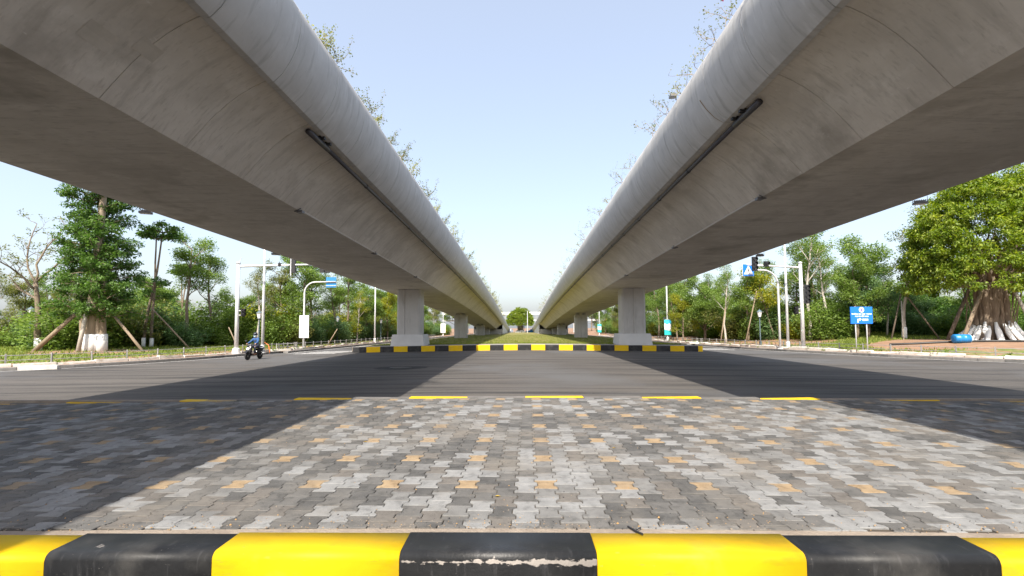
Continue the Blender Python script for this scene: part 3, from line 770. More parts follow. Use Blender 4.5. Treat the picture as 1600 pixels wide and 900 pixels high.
b = MB(); b.lathe([(.36, -.01), (.36, .004), (.33, .006), (.0001, .006)], n=28); b.build('lid', mat('cast_iron', (.03, .03, .03), .5, (.05, .05, .05), 20, 4, .4, 60), mh)
b = MB(); b.lathe([(.46, -.01), (.46, .008), (.38, .008), (.37, -.01)], n=28); b.build('frame_ring', hose_m, mh)
for i in range(5):
    y = 33.8 + i * .95; x = -15.9 + i * .12
    sheet('crossing_stripe', [(x, y), (x + 3.0, y - .25), (x + 3.0, y + .2), (x, y + .45)], white_line, 'faded white crossing stripe on the left road')
for i in range(3):
    y = 38.0 + i * 1.1; sheet('crossing_stripe', [(13.1, y), (16.5, y - .2), (16.5, y + .25), (13.1, y + .45)], white_line, 'faded white crossing stripe on the right road')
for s in (-1, 1):  # pale strips along the kerbs: the lit gutter put in as colour
    P = [p for p in kerb_line(s) if 14 < p[1] < 130]
    b = MB(); V = []
    for x, y in P: V += [(x - s * .42, y - .12, g(x, y) + .006), (x - s * .30, y - .08, g(x, y) + .006)]
    b.add(V, [(2 * i, 2 * i + 1, 2 * i + 3, 2 * i + 2)[::s] for i in range(len(P) - 1)]); tag(b.build('lit_gutter_strip', white_line), 'thin pale strip coloured as the lit gutter beside the %s kerb' % ('right' if s > 0 else 'left'), kind='structure')

# ================================================================== OVERPASSES
def soffit(y): return 5.13 - .0125 * y - .00017 * y * y if y < 101 else 2.133 - .0468 * (y - 101)
HP = [(0, 0), (1.4, -.002), (2.1, 0), (2.32, .26), (2.58, .55), (2.85, .80), (3.10, .99), (3.32, 1.12), (3.50, 1.21), (3.60, 1.25), (3.605, 1.20), (3.72, 1.22), (3.88, 1.38), (4.03, 1.62), (4.14, 1.88), (4.20, 2.15), (4.215, 2.4), (4.17, 2.6), (4.07, 2.77), (3.92, 2.88), (3.74, 2.93), (3.55, 2.90), (3.5, 2.1), (0, 2.15)]
prof = HP + [(-x, z) for x, z in reversed(HP[1:-1])]
nP = len(prof); nh = len(HP)
def side_idx(i): return i if i < nh else None
groove = set(range(2, 10)) | set(range(11, 21))
for i in list(groove): groove.add(nP - i)
stations = [(-60, 0), (-40, 0), (-20, 0)]
y = -8.0; nj = 0
while y < 60:
    stations += [(y - .0085, 0), (y - .005, 1), (y + .005, 1), (y + .0085, 0)]
    stations.append((y + .92, 0)); y += 1.86
y = 62
while y < 200: stations.append((y, 0)); y += 4
nrm = []
for i in range(nP):
    a = Vector(prof[i - 1]); b = Vector(prof[(i + 1) % nP]); d = (b - a).normalized(); nrm.append(Vector((d.y, -d.x)))
mbG = MB(); V = []
YEND = 198
rj = random.Random(2)
sts = [s for s in stations if s[0] <= YEND]
jit = {}
for (y, gflag) in sts:
    for i, (x, z) in enumerate(prof):
        if gflag and i in groove:
            dep = .012; x -= nrm[i].x * dep; z -= nrm[i].y * dep
        V.append((x, y, z + soffit(y)))
F = []; MI = []
for j in range(len(sts) - 1):
    deep = sts[j][1] and sts[j + 1][1]
    for i in range(nP):
        F.append((j * nP + i, (j + 1) * nP + i, (j + 1) * nP + (i + 1) % nP, j * nP + (i + 1) % nP))
        fas = 9 <= i <= 20 or 9 <= nP - 1 - i <= 20
        MI.append(1 if deep and i in groove and (i + 1) % nP in groove and (i * 7 + j) % 3 else (2 if fas else 0))
F.append(tuple(range(nP))); MI.append(0); F.append(tuple((len(sts) - 1) * nP + i for i in range(nP - 1, -1, -1))); MI.append(0)
mbG.v = V; mbG.f = F; mbG.m = MI
girder_me = mbG.mesh('girder', [conc, joint_m, conc_fascia])
import bmesh
bm_ = bmesh.new(); bm_.from_mesh(girder_me); bmesh.ops.recalc_face_normals(bm_, faces=bm_.faces); bm_.to_mesh(girder_me); bm_.free()
sm = [True] * len(girder_me.polygons)
girder_me.polygons.foreach_set('use_smooth', sm)
try: girder_me.set_sharp_from_angle(angle=R(28))
except Exception: pass
def pier_mesh(w_, d_, h, ch=.12, gr=True):
    """chamfered column with a shallow vertical rebate on the road faces; base at z=0"""
    x, y = w_ / 2, d_ / 2
    P = [(-x, -y + ch), (-x + ch, -y)]
    if gr: P += [(-.16 * w_ - .02, -y), (-.16 * w_, -y + .05), (.0 - .02, -y + .05), (.0, -y)]
    P += [(x - ch, -y), (x, -y + ch), (x, y - ch), (x - ch, y), (-x + ch, y), (-x, y - ch)]
    n = len(P); b = MB(); b.add([(p[0], p[1], z) for z in (0, h) for p in P], [tuple(range(n - 1, -1, -1)), tuple(range(n, 2 * n))] + [(i, (i + 1) % n, n + (i + 1) % n, n + i) for i in range(n)])
    return b
CX = 8.3
for s, nm in ((-1, 'left'), (1, 'right')):
    br = thing('overpass', 'long grey concrete overpass on the %s, its curved underside facing the open sky gap' % nm, 'overpass', (s * CX, 0, 0), group='twin concrete overpasses')
    def local(x, y, z): return (x - s * CX, y, z)
    ob('girder', girder_me, br)
    for i, (py, w_, dz) in enumerate(((36.6, 1.72, 0), (67.5, 1.70, .25), (99.5, 1.70, .25), (116, 1.7, .2))):
        zb = med_z(s * CX, py) - .1; zt = soffit(py) - (.002 if i == 0 else dz)
        h = zt - zb
        pb = pier_mesh(w_, 1.6, h); p = pb.build('pier', conc_pier, br); p.location = (0 if i else -.0, py, zb)
        if s > 0: p.rotation_euler = (0, 0, 0)
        if i == 0:
            b = MB(); b.box((0, 0, .45), (2.5, 2.3, .95), taper=.90); o = b.build('pedestal', conc_paint, p)
        else:
            b = MB(); b.box((-.45, 0, h + dz / 2), (.42, .5, dz)); b.build('bearing', conc_pier, p)
            b = MB(); b.box((.45, 0, h + dz / 2), (.42, .5, dz)); b.build('bearing', conc_pier, p)
            b = MB(); b.box((0, 0, h - .17), (w_ + .03, 1.63, .3)); b.build('pier_cap', conc_pier, p)
    ya = 124; za = g(8, ya) - .3
    b = MB(); b.box((0, ya + .5, (za + soffit(ya) - .05) / 2), (6.9, 1.0, soffit(ya) - .05 - za)); b.build('abutment', conc_pier, br)
    for t_ in (-1, 1):
        for k in range(13):
            yy = ya + 2.6 + k * 5; zt = soffit(yy) + 1.21; zb = g(8, yy) - .35
            if zt - zb < .3: break
            b = MB(); b.box((t_ * 3.64, yy, (zt + zb) / 2), (.16, 4.97, zt - zb)); b.build('ramp_wall_panel', conc_paint, br)
            b = MB()
    # drainage pipe tucked under the inner lip
    y0 = 11.1 if s < 0 else 9.95
    xi = -s * 3.51
    pp = [(xi, yy, soffit(yy) + 1.125) for yy in np.arange(y0, 120, 3.0)]
    b = MB(); b.tube(pp, .052, 10); pipe = b.build('drain_pipe', pipe_m, br, True)
    b = MB(); b.tube([(xi + s * .01, y0 - .38, soffit(y0) + 1.13), (xi, y0 - .1, soffit(y0) + 1.125), (xi, y0 + .72, soffit(y0) + 1.125)], [.068, .070, .070], 10); b.build('pipe_socket', pipe_m, pipe, True)
    for dy_ in (.15, .52):
        b = MB(); b.box((xi - s * .06, y0 + dy_, soffit(y0) + 1.19), (.20, .09, .08)); b.build('pipe_bracket', dark_pl, pipe)
    b = MB(); b.lathe([(.064, -.05), (.067, 0), (.064, .05)], n=10, axis='y'); cl = b.mesh('coupling', dark_pl)
    for k in range(1, 14):
        yy = y0 + .85 + k * 2.9; o = ob('coupling', cl, pipe); o.location = (xi, yy, soffit(yy) + 1.125)
    # cable conduit along the bottom corner
    y1 = 13.4 if s < 0 else 12.5; xk = -s * 2.15
    b = MB(); b.tube([(xk, yy, soffit(yy) - .004) for yy in np.linspace(y1, 36, 12)], .026, 6); cdt = b.build('cable_conduit', conduit_m, br)
    for k, yy in enumerate((y1, y1 + 7.0, 28.5)):
        b = MB(); b.box((xk + s * .02, yy, soffit(yy) - .03), (.15, .16, .07), ch=.012); b.tube([(xk + s * .16, yy - .08, soffit(yy) - .04), (xk - s * .09, yy - .22, soffit(yy) + .015)], .014, 5); b.tube([(xk + s * .08, yy + .12, soffit(yy) - .04), (xk + s * .14, yy - .12, soffit(yy) - .04)], .014, 5)
        b.build('junction_box', alu, cdt)
    b = MB(); b.tube([(xk + s * i_, 29.6, soffit(29.6) - .012) for i_ in np.linspace(0, 4.1, 6)], .014, 5); b.build('branch_conduit', conduit_m, cdt)

# two old repair patches on the left web and a rust crack on the right fascia
def skin_patch(parent, pts, ya, yb, m, name, lift=.004):
    V = []; n = len(pts)
    for y_ in (ya, yb):
        for (x, z), k in zip(pts, range(n)):
            a_ = Vector(pts[max(k - 1, 0)]); b_ = Vector(pts[min(k + 1, n - 1)]); d_ = (b_ - a_).normalized(); V.append((x + d_.y * lift, y_, z - d_.x * lift + soffit(y_)))
    b = MB(); b.add(V, [(k, k + 1, n + k + 1, n + k) for k in range(n - 1)]); return b.build(name, m, parent)
patch_m = mat('patched_concrete', (.42, .38, .325), .85, (.52, .475, .415), 3, 7)
lb = [o for o in COL.objects if o.name.startswith('overpass')]
def on_prof(u0, u1, k=5):
    us = np.linspace(u0, u1, k); return [(float(u), float(np.interp(u, [p[0] for p in HP[2:10]], [p[1] for p in HP[2:10]]))) for u in us]
for o in lb:
    if o.location.x < 0:
        skin_patch(o, on_prof(2.50, 2.70), 6.05, 6.5, patch_m, 'repair_patch'); skin_patch(o, on_prof(2.70, 2.88), 6.7, 7.1, patch_m, 'repair_patch')
    else:
        fp = [(-x, z) for x, z in HP[11:15]]
        V = []; b = MB()
        for k, (x, z) in enumerate(fp):
            y_ = 10.75 + .09 * k; wd = .005 + .004 * k
            for dy_ in (-wd, wd): V.append((x - .004, y_ + dy_, z + soffit(y_ + dy_) - .003))
        b.add(V, [(2 * k, 2 * k + 1, 2 * k + 3, 2 * k + 2) for k in range(3)]); b.build('rust_crack', mat('rust_stain', (.20, .12, .05), .9, (.32, .22, .10), 9, 5), o)

def floodlight(loc, rz, label):
    t = thing('floodlight', label, 'floodlight', loc, rz, 'floodlights hung from the overpass edges')
    b = MB(); b.box((0, 0, 0), (.52, .30, .09), ch=.03); b.box((0, .02, .06), (.36, .2, .06)); h = b.build('housing', alu, t)
    for k in range(6):
        q = MB(); q.box((-.2 + k * .08, .02, .10), (.015, .2, .05)); q.build('cooling_fin', alu, h)
    b = MB(); b.box((0, 0, -.052), (.44, .23, .012)); b.build('lens', glass_w, t)
    t.scale = (.65, .65, .75)
    b = MB(); b.tube([(-.27, 0, 0), (-.27, 0, .3), (.27, 0, .3), (.27, 0, 0)], .014, 6); b.tube([(0, 0, .3), (0, 0, .78)], .02, 6); b.build('bracket', alu, t)
floodlight((-11.85, 15, 5.31), .4, 'floodlight hanging from the left overpass edge beside the big tree crown')
floodlight((11.9, 14.5, 5.27), -.4, 'floodlight hanging from the right overpass edge beside the banyan crown')
floodlight((-11.25, 22, 5.03), .3, 'floodlight under the left overpass edge above the signal gantry')
floodlight((11.3, 23, 4.95), -.3, 'floodlight under the right overpass edge above the tall lamp post')
t = thing('floodlight', 'small floodlight standing on top of the right overpass parapet', 'floodlight', (4.30, 13.1, soffit(13.1) + 2.93))
b = MB(); b.box((-.09, 0, .10), (.16, .20, .09), ch=.02); b.build('housing', alu, t)
b = MB(); b.tube([(0, 0, -.02), (0, 0, .09)], .02, 6); b.build('bracket', alu, t)

# bougainvillea that trails over the parapets
def sprig(seed, n_st, L, nl, fl, lean, green=.5):
    k = Skel(seed); r = k.r; cen = []; fc = []
    for a in range(n_st):
        az = r.uniform(-1.2, 1.2); d = (lean * math.cos(az), math.sin(az), r.uniform(.2, 1.1))
        q, e = k.limb((r.gauss(0, .08), r.gauss(0, .15), -.15), d, L * r.uniform(.5, 1.1), .009, .003, 6, .28, .02, 4)
        for j in range(2, 7):
            if r.random() < .8: cen.append(q[j])
            if r.random() < .7:
                q2, e2 = k.limb(q[j], (r.uniform(-.6, 1) * lean, r.gauss(0, .8), r.uniform(-.2, 1)), L * .3, .005, .002, 3, .3, 0, 3); cen += [q2[-1], q2[-2]]
        if a < fl: fc.append(q[-1])
    rng = np.random.default_rng(seed)
    lm = leaf_mesh('leaves', cen, [.10] * len(cen), [nl] * len(cen), .052, LF['yellow'] if seed % 2 else LF['olive'], rng, 1, .3, .2, 0, .6)
    fm = leaf_mesh('flowers', fc, [.035] * len(fc), [6] * len(fc), .075, LF['flower'], rng, 1, .3, .2, 0, .8) if fc else None
    return k.mb.mesh('stems', bark_b), lm, fm
SP = {('L', i): sprig(40 + i, 6 + i % 3, .62 + .1 * (i % 3), 4 if i % 4 else 6, 0, .40) for i in range(4)}
SP.update({('R', i): sprig(60 + i, 4, .72 + .12 * (i % 3), 2, 0, 1.0) for i in range(4)})
SP[('L', 9)] = sprig(81, 3, .85, 9, 2, .7); SP[('R', 9)] = sprig(82, 4, 1.0, 7, 4, 1.0)
def bougain(side, key, y, label, sc=1.0, x=None):
    s = -1 if side == 'L' else 1
    o = thing('bougainvillea', label, 'shrub', (s * (4.33 if x is None else x), y, soffit(y) + 2.90), 0, 'bougainvillea on the parapets')
    o.scale = (-s * sc, sc, sc)
    st, lm, fm = SP[(side, key)]
    ob('stems', st, o); ob('leaves', lm, o)
    if fm is not None: ob('flowers', fm, o)
LYS = [(6.55, 9, .8), (7.2, 9, .55), (7.75, 0, 1.15), (8.35, 1, .8), (10.3, 1, .75), (10.9, 2, .85), (13.5, 2, .9), (14.3, 3, .8), (15.6, 0, .7)]
for i, (y, k, sc) in enumerate(LYS):
    bougain('L', k, y, ['bougainvillea sprig with a magenta flower, uppermost on the left parapet', 'small bougainvillea sprig just below the magenta one on the left parapet', 'largest bushy bougainvillea on the left parapet, below the magenta sprig', 'low bougainvillea just past the bushy one on the left parapet', 'thin bougainvillea halfway up the left parapet', 'loose bougainvillea in the middle of the left parapet', 'bare twigged bougainvillea past the middle of the left parapet', 'dry bougainvillea with orange leaves on the left parapet', 'low bougainvillea before the small distant ones on the left parapet'][i], sc)
RYS = [(6.75, 1, .9), (7.3, 3, .8), (8.35, 9, .85), (9.6, 0, .9), (10.3, 2, .8), (11.5, 1, .8), (12.6, 3, .9), (13.6, 2, .9)]
for i, (y, k, sc) in enumerate(RYS):
    bougain('R', k, y, ['thin bougainvillea twigs uppermost on the right parapet', 'long bare bougainvillea twig above the red flowers on the right parapet', 'bougainvillea sprig with red flowers leaning off the right parapet', 'yellowish bougainvillea just below the red flowers on the right parapet', 'trailing bougainvillea above the small parapet floodlight', 'bougainvillea twig beside the small parapet floodlight', 'drooping bougainvillea below the small parapet floodlight', 'spreading bougainvillea halfway down the right parapet'][i], sc)
rb = random.Random(9)
y = 17.0; i = 0
while y < 120:
    bougain('L', i % 4, y + rb.uniform(-.5, .5), 'small distant bougainvillea along the far half of the left parapet', rb.uniform(.75, 1.15) * (1 + y / 160)); bougain('R', i % 4, y - 1.5 + rb.uniform(-.5, .5), 'small distant bougainvillea along the far half of the right parapet', rb.uniform(.7, 1.05) * (1 + y / 160)); i += 1; y += 1.6 + y * .045

# ================================================================== FENCES AND VERGE EDGING
post_b = MB(); post_b.box((0, 0, .29), (.06, .06, .62), ch=.012); post_me = post_b.mesh('post', fence_m)
blk_me = []
rw = random.Random(21)
for k in range(4):
    b = MB(); b.box((0, 0, .05), (1.46, .24, .24), ch=.03)
    b.v = [(x + rw.uniform(-.02, .02), y + rw.uniform(-.03, .03), z + rw.uniform(-.03, .02)) for x, y, z in b.v]
    blk_me.append(b.mesh('block', whitewash))
for s in (-1, 1):
    nm = 'right' if s > 0 else 'left'
    line = [(x + s * .86 * 1.35, y + .51 * 1.35) for x, y in kerb_line(s) if y > 13.0]
    P = resample(line, 1.58)
    P = [p for p in P if p[1] < 104]
    fz = thing('low_fence', 'low grey steel post and rail fence along the %s verge' % nm, 'fence', (P[0][0], P[0][1], 0), 0, 'low fences along the verges')
    ox, oy = P[0]
    rm = {}
    for i, (x, y) in enumerate(P):
        z = verge_z(x, y); o = ob('post', post_me, fz); o.location = (x - ox, y - oy, z - .02); o.rotation_euler = (rw.gauss(0, .02), rw.gauss(0, .02), rw.random())
        if i + 1 < len(P):
            x2, y2 = P[i + 1]; z2 = verge_z(x2, y2); L = math.hypot(x2 - x, y2 - y)
            for h in (.50, .27):
                b = MB(); b.tube([(0, 0, 0), (L, 0, z2 - z)], .019, 6)
                o = ob('rail', b.mesh('rail', fence_m), fz); o.location = (x - ox, y - oy, z + h); o.rotation_euler = (0, 0, math.atan2(y2 - y, x2 - x))
    line = [(x + s * .86 * .95, y + .51 * .95) for x, y in kerb_line(s) if y > 13.0]
    P = [p for p in resample(line, 1.5) if p[1] < 112]
    wl = thing('edging_wall', 'low rough whitewashed edging wall behind the %s kerb' % nm, 'wall', (P[0][0], P[0][1], 0), 0, 'whitewashed edging behind the kerbs')
    ox, oy = P[0]
    for i, (a, b_) in enumerate(zip(P, P[1:])):
        x, y = (a[0] + b_[0]) / 2, (a[1] + b_[1]) / 2
        o = ob('block', blk_me[rw.randrange(4)], wl); o.location = (x - ox, y - oy, verge_z(x, y) + rw.uniform(-.03, .03)); o.rotation_euler = (rw.gauss(0, .04), rw.gauss(0, .02), math.atan2(b_[1] - a[1], b_[0] - a[0]) + rw.gauss(0, .02)); o.scale = (1, 1, rw.uniform(.8, 1.15) if s > 0 else rw.uniform(.55, 1.1))
    rng = np.random.default_rng(31 + s); cen = []
    line = [(x + s * .86 * 1.2, y + .51 * 1.2) for x, y in kerb_line(s) if 13 < y < 90]
    for x, y in resample(line, .42):
        if rw.random() < .62:
            d = rw.gauss(0, .30); cx, cy = x + s * .86 * d, y + .5 * d; cen.append((cx, cy, verge_z(cx, cy) + rw.uniform(.02, .22)))
    lm = leaf_mesh('weeds', cen, [rw.uniform(.08, .24) for c in cen], [rw.randrange(6, 26) for c in cen], .11, LF['mid'], rng, .9, .5, .1)
    tag(ob('weeds', lm), 'scattered weeds and seedlings along the %s fence' % nm, 'weeds', kind='stuff')
bl = MB(); bl.box((0, 0, .07), (1.35, .34, .2), ch=.03); bl = bl.build('ramp_block', whitewash); bl.location = (-22.15, 22.1, g(-18, 20) + .02); bl.rotation_euler = (0, 0, math.atan2(5, 2.8) - .55)
tag(bl, 'pale concrete ramp block lying in the gutter by the left kerb', 'block')
clods = MB(); rc = random.Random(77)
for i in range(700):
    s = rc.choice((-1, 1)); y = rc.uniform(17, 60); x = s * (xc(s, y) + rc.uniform(1.4, 6.5)); r_ = rc.uniform(.02, .075)
    a = rc.random() * 3; clods.box((x, y, verge_z(x, y) + r_ * .3), (r_ * 2.2, r_ * 1.5, r_ * 1.2), a, taper=.5)
clods.cm = 0; tag(clods.build('clods', soil), 'clods of dry brown earth scattered over the verges', 'soil', kind='stuff')

# ================================================================== STREET FURNITURE
def pole_thing(name, label, cat, x, y, group=None, z=None):
    return thing(name, label, cat, (x, y, verge_z(x, y) if z is None else z), 0, group)
def flange(p, m=steel, r=.2):
    b = MB(); b.lathe([(r, 0), (r, .03), (.001, .03)], n=12)
    for k in range(4): b.box((r * .72 * math.cos(k * PI / 2 + .7), r * .72 * math.sin(k * PI / 2 + .7), .05), (.035, .035, .05))
    b.build('base_flange', m, p)
def signal_head(n, fx=0, fy=-1):
    """n lamp head, lamps look to -y; origin at its middle"""
    h = .33 * n + .06; b = MB(); b.box((0, 0, 0), (.36, .17, h), ch=.0); me = b.mesh('signal_housing', dark_pl)
    ls = []
    for k in range(n):
        z = h / 2 - .03 - .165 - .33 * k
        b = MB(); b.lathe([(.125, 0), (.125, -.02), (.11, -.035), (.06, -.05), (.001, -.054)], (0, -.085, z), 16, 'y'); ls.append(('signal_lens', b.mesh('signal_lens', lens_m)))
        b = MB(); V = []; m_ = 12
        for i in range(m_ + 1):
            a = PI * (-.12 + 1.24 * i / m_); 
            for rr_, d in ((.145, 0), (.145, -.22 - .0 * i), (.135, -.22), (.135, 0)): V.append((rr_ * math.cos(a), -.085 + d * (1 if 0 else (.55 + .45 * math.sin(max(0, min(PI, a))))), z + rr_ * math.sin(a)))
        F = [(4 * i + j, 4 * i + (j + 1) % 4, 4 * i + 4 + (j + 1) % 4, 4 * i + 4 + j) for i in range(m_) for j in range(4)]; b.add(V, F); ls.append(('visor', b.mesh('visor', dark_pl)))
    return me, ls
def put_head(parent, n, loc, rz, name='signal_head'):
    me, ls = signal_head(n); o = ob(name, me, parent); o.location = loc; o.rotation_euler = (0, 0, rz)
    for nm_, m_ in ls: ob(nm_, m_, o)
    return o
# left gantry (heads seen from behind)
t = pole_thing('traffic_signal', 'white signal gantry on the left with an arm reaching under the overpass', 'traffic light', -19.2, 32.6)
z0 = verge_z(-19.2, 32.6)
b = MB(); b.tube([(0, 0, 0), (0, 0, 6.15)], [.135, .11], 14); b.lathe([(.14, 6.1), (.14, 6.2), (.02, 6.24)], n=14); p = b.build('pole', steel, t, True)
flange(t, steel, .32)
b = MB(); b.lathe([(.28, -.02), (.22, .34), (.165, .40)], n=12); b.build('pole_base', conc_paint, t)
b = MB(); b.tube([(0, 0, 5.92), (2.2, 0, 5.98), (6.1, 0, 6.02)], [.085, .075, .05], 10); b.build('arm', steel, t, True)
b = MB(); b.tube([(-.0, 0, 6.15), (.22, 0, 6.5)], .02, 5); b.build('stay', steel, p)
put_head(t, 3, (3.74, -.02, 5.98), PI); b = MB(); b.tube([(3.66, -.13, 5.25), (3.66, -.13, 6.6)], .035, 6); b.build('head_bracket', steel, t)
b = MB(); b.box((2.85, 0, 6.02), (.22, .18, .22), ch=.03); b.tube([(2.85, -.1, 5.85), (2.85, -.1, 6.22)], .025, 6); b.build('camera_unit', dark_pl, t)
b = MB(); b.box((5.32, -.05, 5.90), (.26, .3, .16), ch=.03); b.build('camera_unit', dark_pl, t)
put_head(t, 1, (5.78, 0, 5.66), PI); put_head(t, 1, (6.08, 0, 5.64), PI)
h = put_head(t, 2, (.42, -.02, 2.78), 1.2); h.scale = (.75,) * 3
b = MB(); b.tube([(.1, 0, 2.9), (.36, 0, 2.9)], .025, 6); b.tube([(.1, 0, 2.6), (.36, 0, 2.6)], .025, 6); b.build('head_bracket', steel, t)
# right gantry
t = pole_thing('traffic_signal', 'white signal pole on the right with a four lamp head and an arm', 'traffic light', 20.6, 36.0)
b = MB(); b.tube([(0, 0, 0), (0, 0, 6.35)], [.14, .11], 14); b.lathe([(.135, 6.3), (.135, 6.4), (.02, 6.44)], n=14); b.build('pole', steel, t, True); flange(t, steel, .32)
b = MB(); b.tube([(0, 0, 6.0), (-1.8, 0, 6.12), (-3.9, 0, 6.22)], [.08, .065, .045], 10); b.build('arm', steel, t, True)
put_head(t, 3, (-3.40, -.16, 6.27), .15); put_head(t, 1, (-2.55, -.14, 6.26), .45)
put_head(t, 4, (.28, -.20, 4.02), .12)
b = MB(); b.box((.12, -.08, 4.45), (.3, .05, .05)); b.box((.12, -.08, 3.6), (.3, .05, .05)); b.build('head_bracket', steel, t)
h = put_head(t, 2, (-.44, -.05, 2.85), -1.05); h.scale = (.78,) * 3
b = MB(); b.tube([(-.1, 0, 2.95), (-.38, 0, 2.95)], .025, 6); b.tube([(-.1, 0, 2.68), (-.38, 0, 2.68)], .025, 6); b.build('head_bracket', steel, t)
# curved sign posts
def curved_post(label, x, y, H, reach, rad=.9):
    t = pole_thing('sign_post', label, 'sign post', x, y); sg = 1 if reach > 0 else -1
    pts = [(0, 0, 0), (0, 0, H * .45), (0, 0, H - rad)] + [(sg * (rad - rad * math.cos(a)), 0, H - rad + rad * math.sin(a)) for a in np.linspace(.2, PI / 2, 6)] + [(reach, 0, H + .03)]
    b = MB(); b.tube(pts, [.085, .08, .07] + [.06] * 6 + [.045], 12); b.build('pole', steel, t, True); flange(t, steel, .2)
    return t
t = curved_post('curved white sign post on the left, a blue plate at its tip seen from behind', -17.95, 40, 5.55, 2.6)
b = MB(); b.box((2.18, .09, 5.53), (.86, .03, .86)); sgn = b.build('sign_plate', blue_b, t)
b = MB(); b.box((2.18, .06, 5.53), (.9, .04, .06)); b.box((2.18, .06, 5.25), (.9, .03, .04)); b.build('sign_bracket', steel, sgn)
t.name = 'sign_post'
wb = thing('notice_board', 'blank white upright board fixed low on the left curved sign post', 'board', (-17.86, 39.93, verge_z(-17.9, 40)))
b = MB(); b.box((0, -.08, 1.86), (.78, .04, 1.84)); b.build('panel', white_s, wb)
b = MB(); b.box((0, -.03, 2.5), (.4, .06, .05)); b.box((0, -.03, 1.2), (.4, .06, .05)); b.build('clamp', steel, wb)
t = curved_post('curved white sign post on the right carrying the blue pedestrian crossing sign', 19.45, 37, 5.95, -2.5, 1.1)
sg = thing('crossing_sign', 'square blue sign with a white triangle and walking figure on the right', 'road sign', (17.20, 36.86, 5.84)); sg.rotation_euler = (0, 0, .12)
b = MB(); b.box((0, 0, 0), (.86, .03, .88)); b.build('sign_plate', blue_s, sg)
b = MB(); b.box((0, .03, 0), (.90, .02, .92)); b.build('rim', white_s, sg)
b = MB(); b.add([(-.37, -.019, -.32), (.37, -.019, -.32), (0, -.019, .35)], [(0, 1, 2)]); b.build('triangle', white_s, sg)
b = MB(); yy = -.024
b.lathe([(.04, 0), (.04, -.004)], (.0, yy + .002, .115), 10, 'y')
def flat(P): b.add([(x, yy, z) for x, z in P], [tuple(range(len(P)))])
flat([(-.035, .06), (.035, .06), (.045, -.07), (-.03, -.07)]); flat([(-.03, -.06), (.01, -.06), (-.06, -.25), (-.11, -.25)]); flat([(.0, -.06), (.045, -.06), (.11, -.25), (.06, -.25)]); flat([(-.035, .05), (-.02, .02), (-.10, -.06), (-.12, -.04)]); flat([(.035, .05), (.02, .02), (.09, -.05), (.11, -.03)])
b.build('walking_figure', mat('sign_black', (.02, .02, .02), .5), sg)
# tall lamp posts
def lamp_post(label, x, y, H, group='tall street lamp posts', arm=1.4):
    t = pole_thing('street_lamp', label, 'street lamp', x, y, group); s = -1 if x > 0 else 1
    b = MB(); b.tube([(0, 0, 0), (0, 0, H * .5), (0, 0, H)], [.105, .085, .06], 12); b.build('pole', steel, t, True); flange(t, steel, .22)
    b = MB(); b.lathe([(.15, 0), (.15, .45), (.11, .55)], n=12); b.build('pole_base', steel, t)
    b = MB(); b.tube([(0, 0, H), (s * arm * .4, 0, H + .22), (s * arm, 0, H + .3)], .035, 8); b.build('arm', steel, t)
    b = MB(); b.box((s * (arm + .28), 0, H + .30), (.7, .26, .10), ch=.03); l = b.build('lamp_head', alu, t)
    b = MB(); b.box((s * (arm + .28), 0, H + .24), (.5, .2, .02)); b.build('lens', glass_w, l)
    return t
lamp_post('tall white lamp post rising behind the scooter rider', -17.95, 33.6, 8.6)
lamp_post('tall white lamp post between the two right signal posts', 20.1, 37.1, 8.6)
for i, (x, y, lab) in enumerate(((-17.75, 59, 'lamp post on the left between the white board and first pier'), (-17.8, 86, 'lamp post just right of the left first pier'), (-17.9, 112, 'distant left lamp post with a white banner'), (-17.9, 140, 'farthest left lamp post with a white banner'), (17.95, 60, 'right lamp post bearing the nearest teal banner'), (18.0, 87, 'right lamp post just left of the right first pier'), (18.0, 112, 'distant right lamp post with a teal banner'), (18.0, 140, 'farthest right lamp post with a teal banner'))):
    lamp_post(lab, x, y, 8.6)
    if lab.endswith('banner') or 'banner' in lab:
        s = 1 if x > 0 else -1
        bn = thing('banner', ('teal and pale printed banner on a right lamp post, ' if s > 0 else 'blank white banner on a left lamp post, ') + ('nearest' if y < 70 else 'middle distance' if y < 120 else 'farthest'), 'banner', (x, y - .13, verge_z(x, y)), 0, 'banners on lamp posts')
        if s > 0:
            b = MB(); b.box((0, 0, 1.72), (.82, .03, 1.85)); pn = b.build('panel', teal, bn)
            b = MB(); b.box((0, -.018, 2.36), (.80, .01, .55)); b.build('print_top', cyan, pn)
            b = MB(); b.add([(-.40, -.026, 1.45), (.40, -.026, 1.3), (.40, -.026, 2.1), (.2, -.026, 2.2), (-.1, -.026, 2.05), (-.40, -.026, 2.25)], [(0, 1, 2, 3, 4, 5)]); b.build('print_white', white_s, pn)
        else:
            b = MB(); b.box((0, 0, 1.9), (1.1, .03, 2.1)); b.build('panel', white_s, bn)
        b = MB(); b.box((0, .06, 2.7), (.5, .06, .04)); b.box((0, .06, .95), (.5, .06, .04)); b.build('clamp', steel, bn)
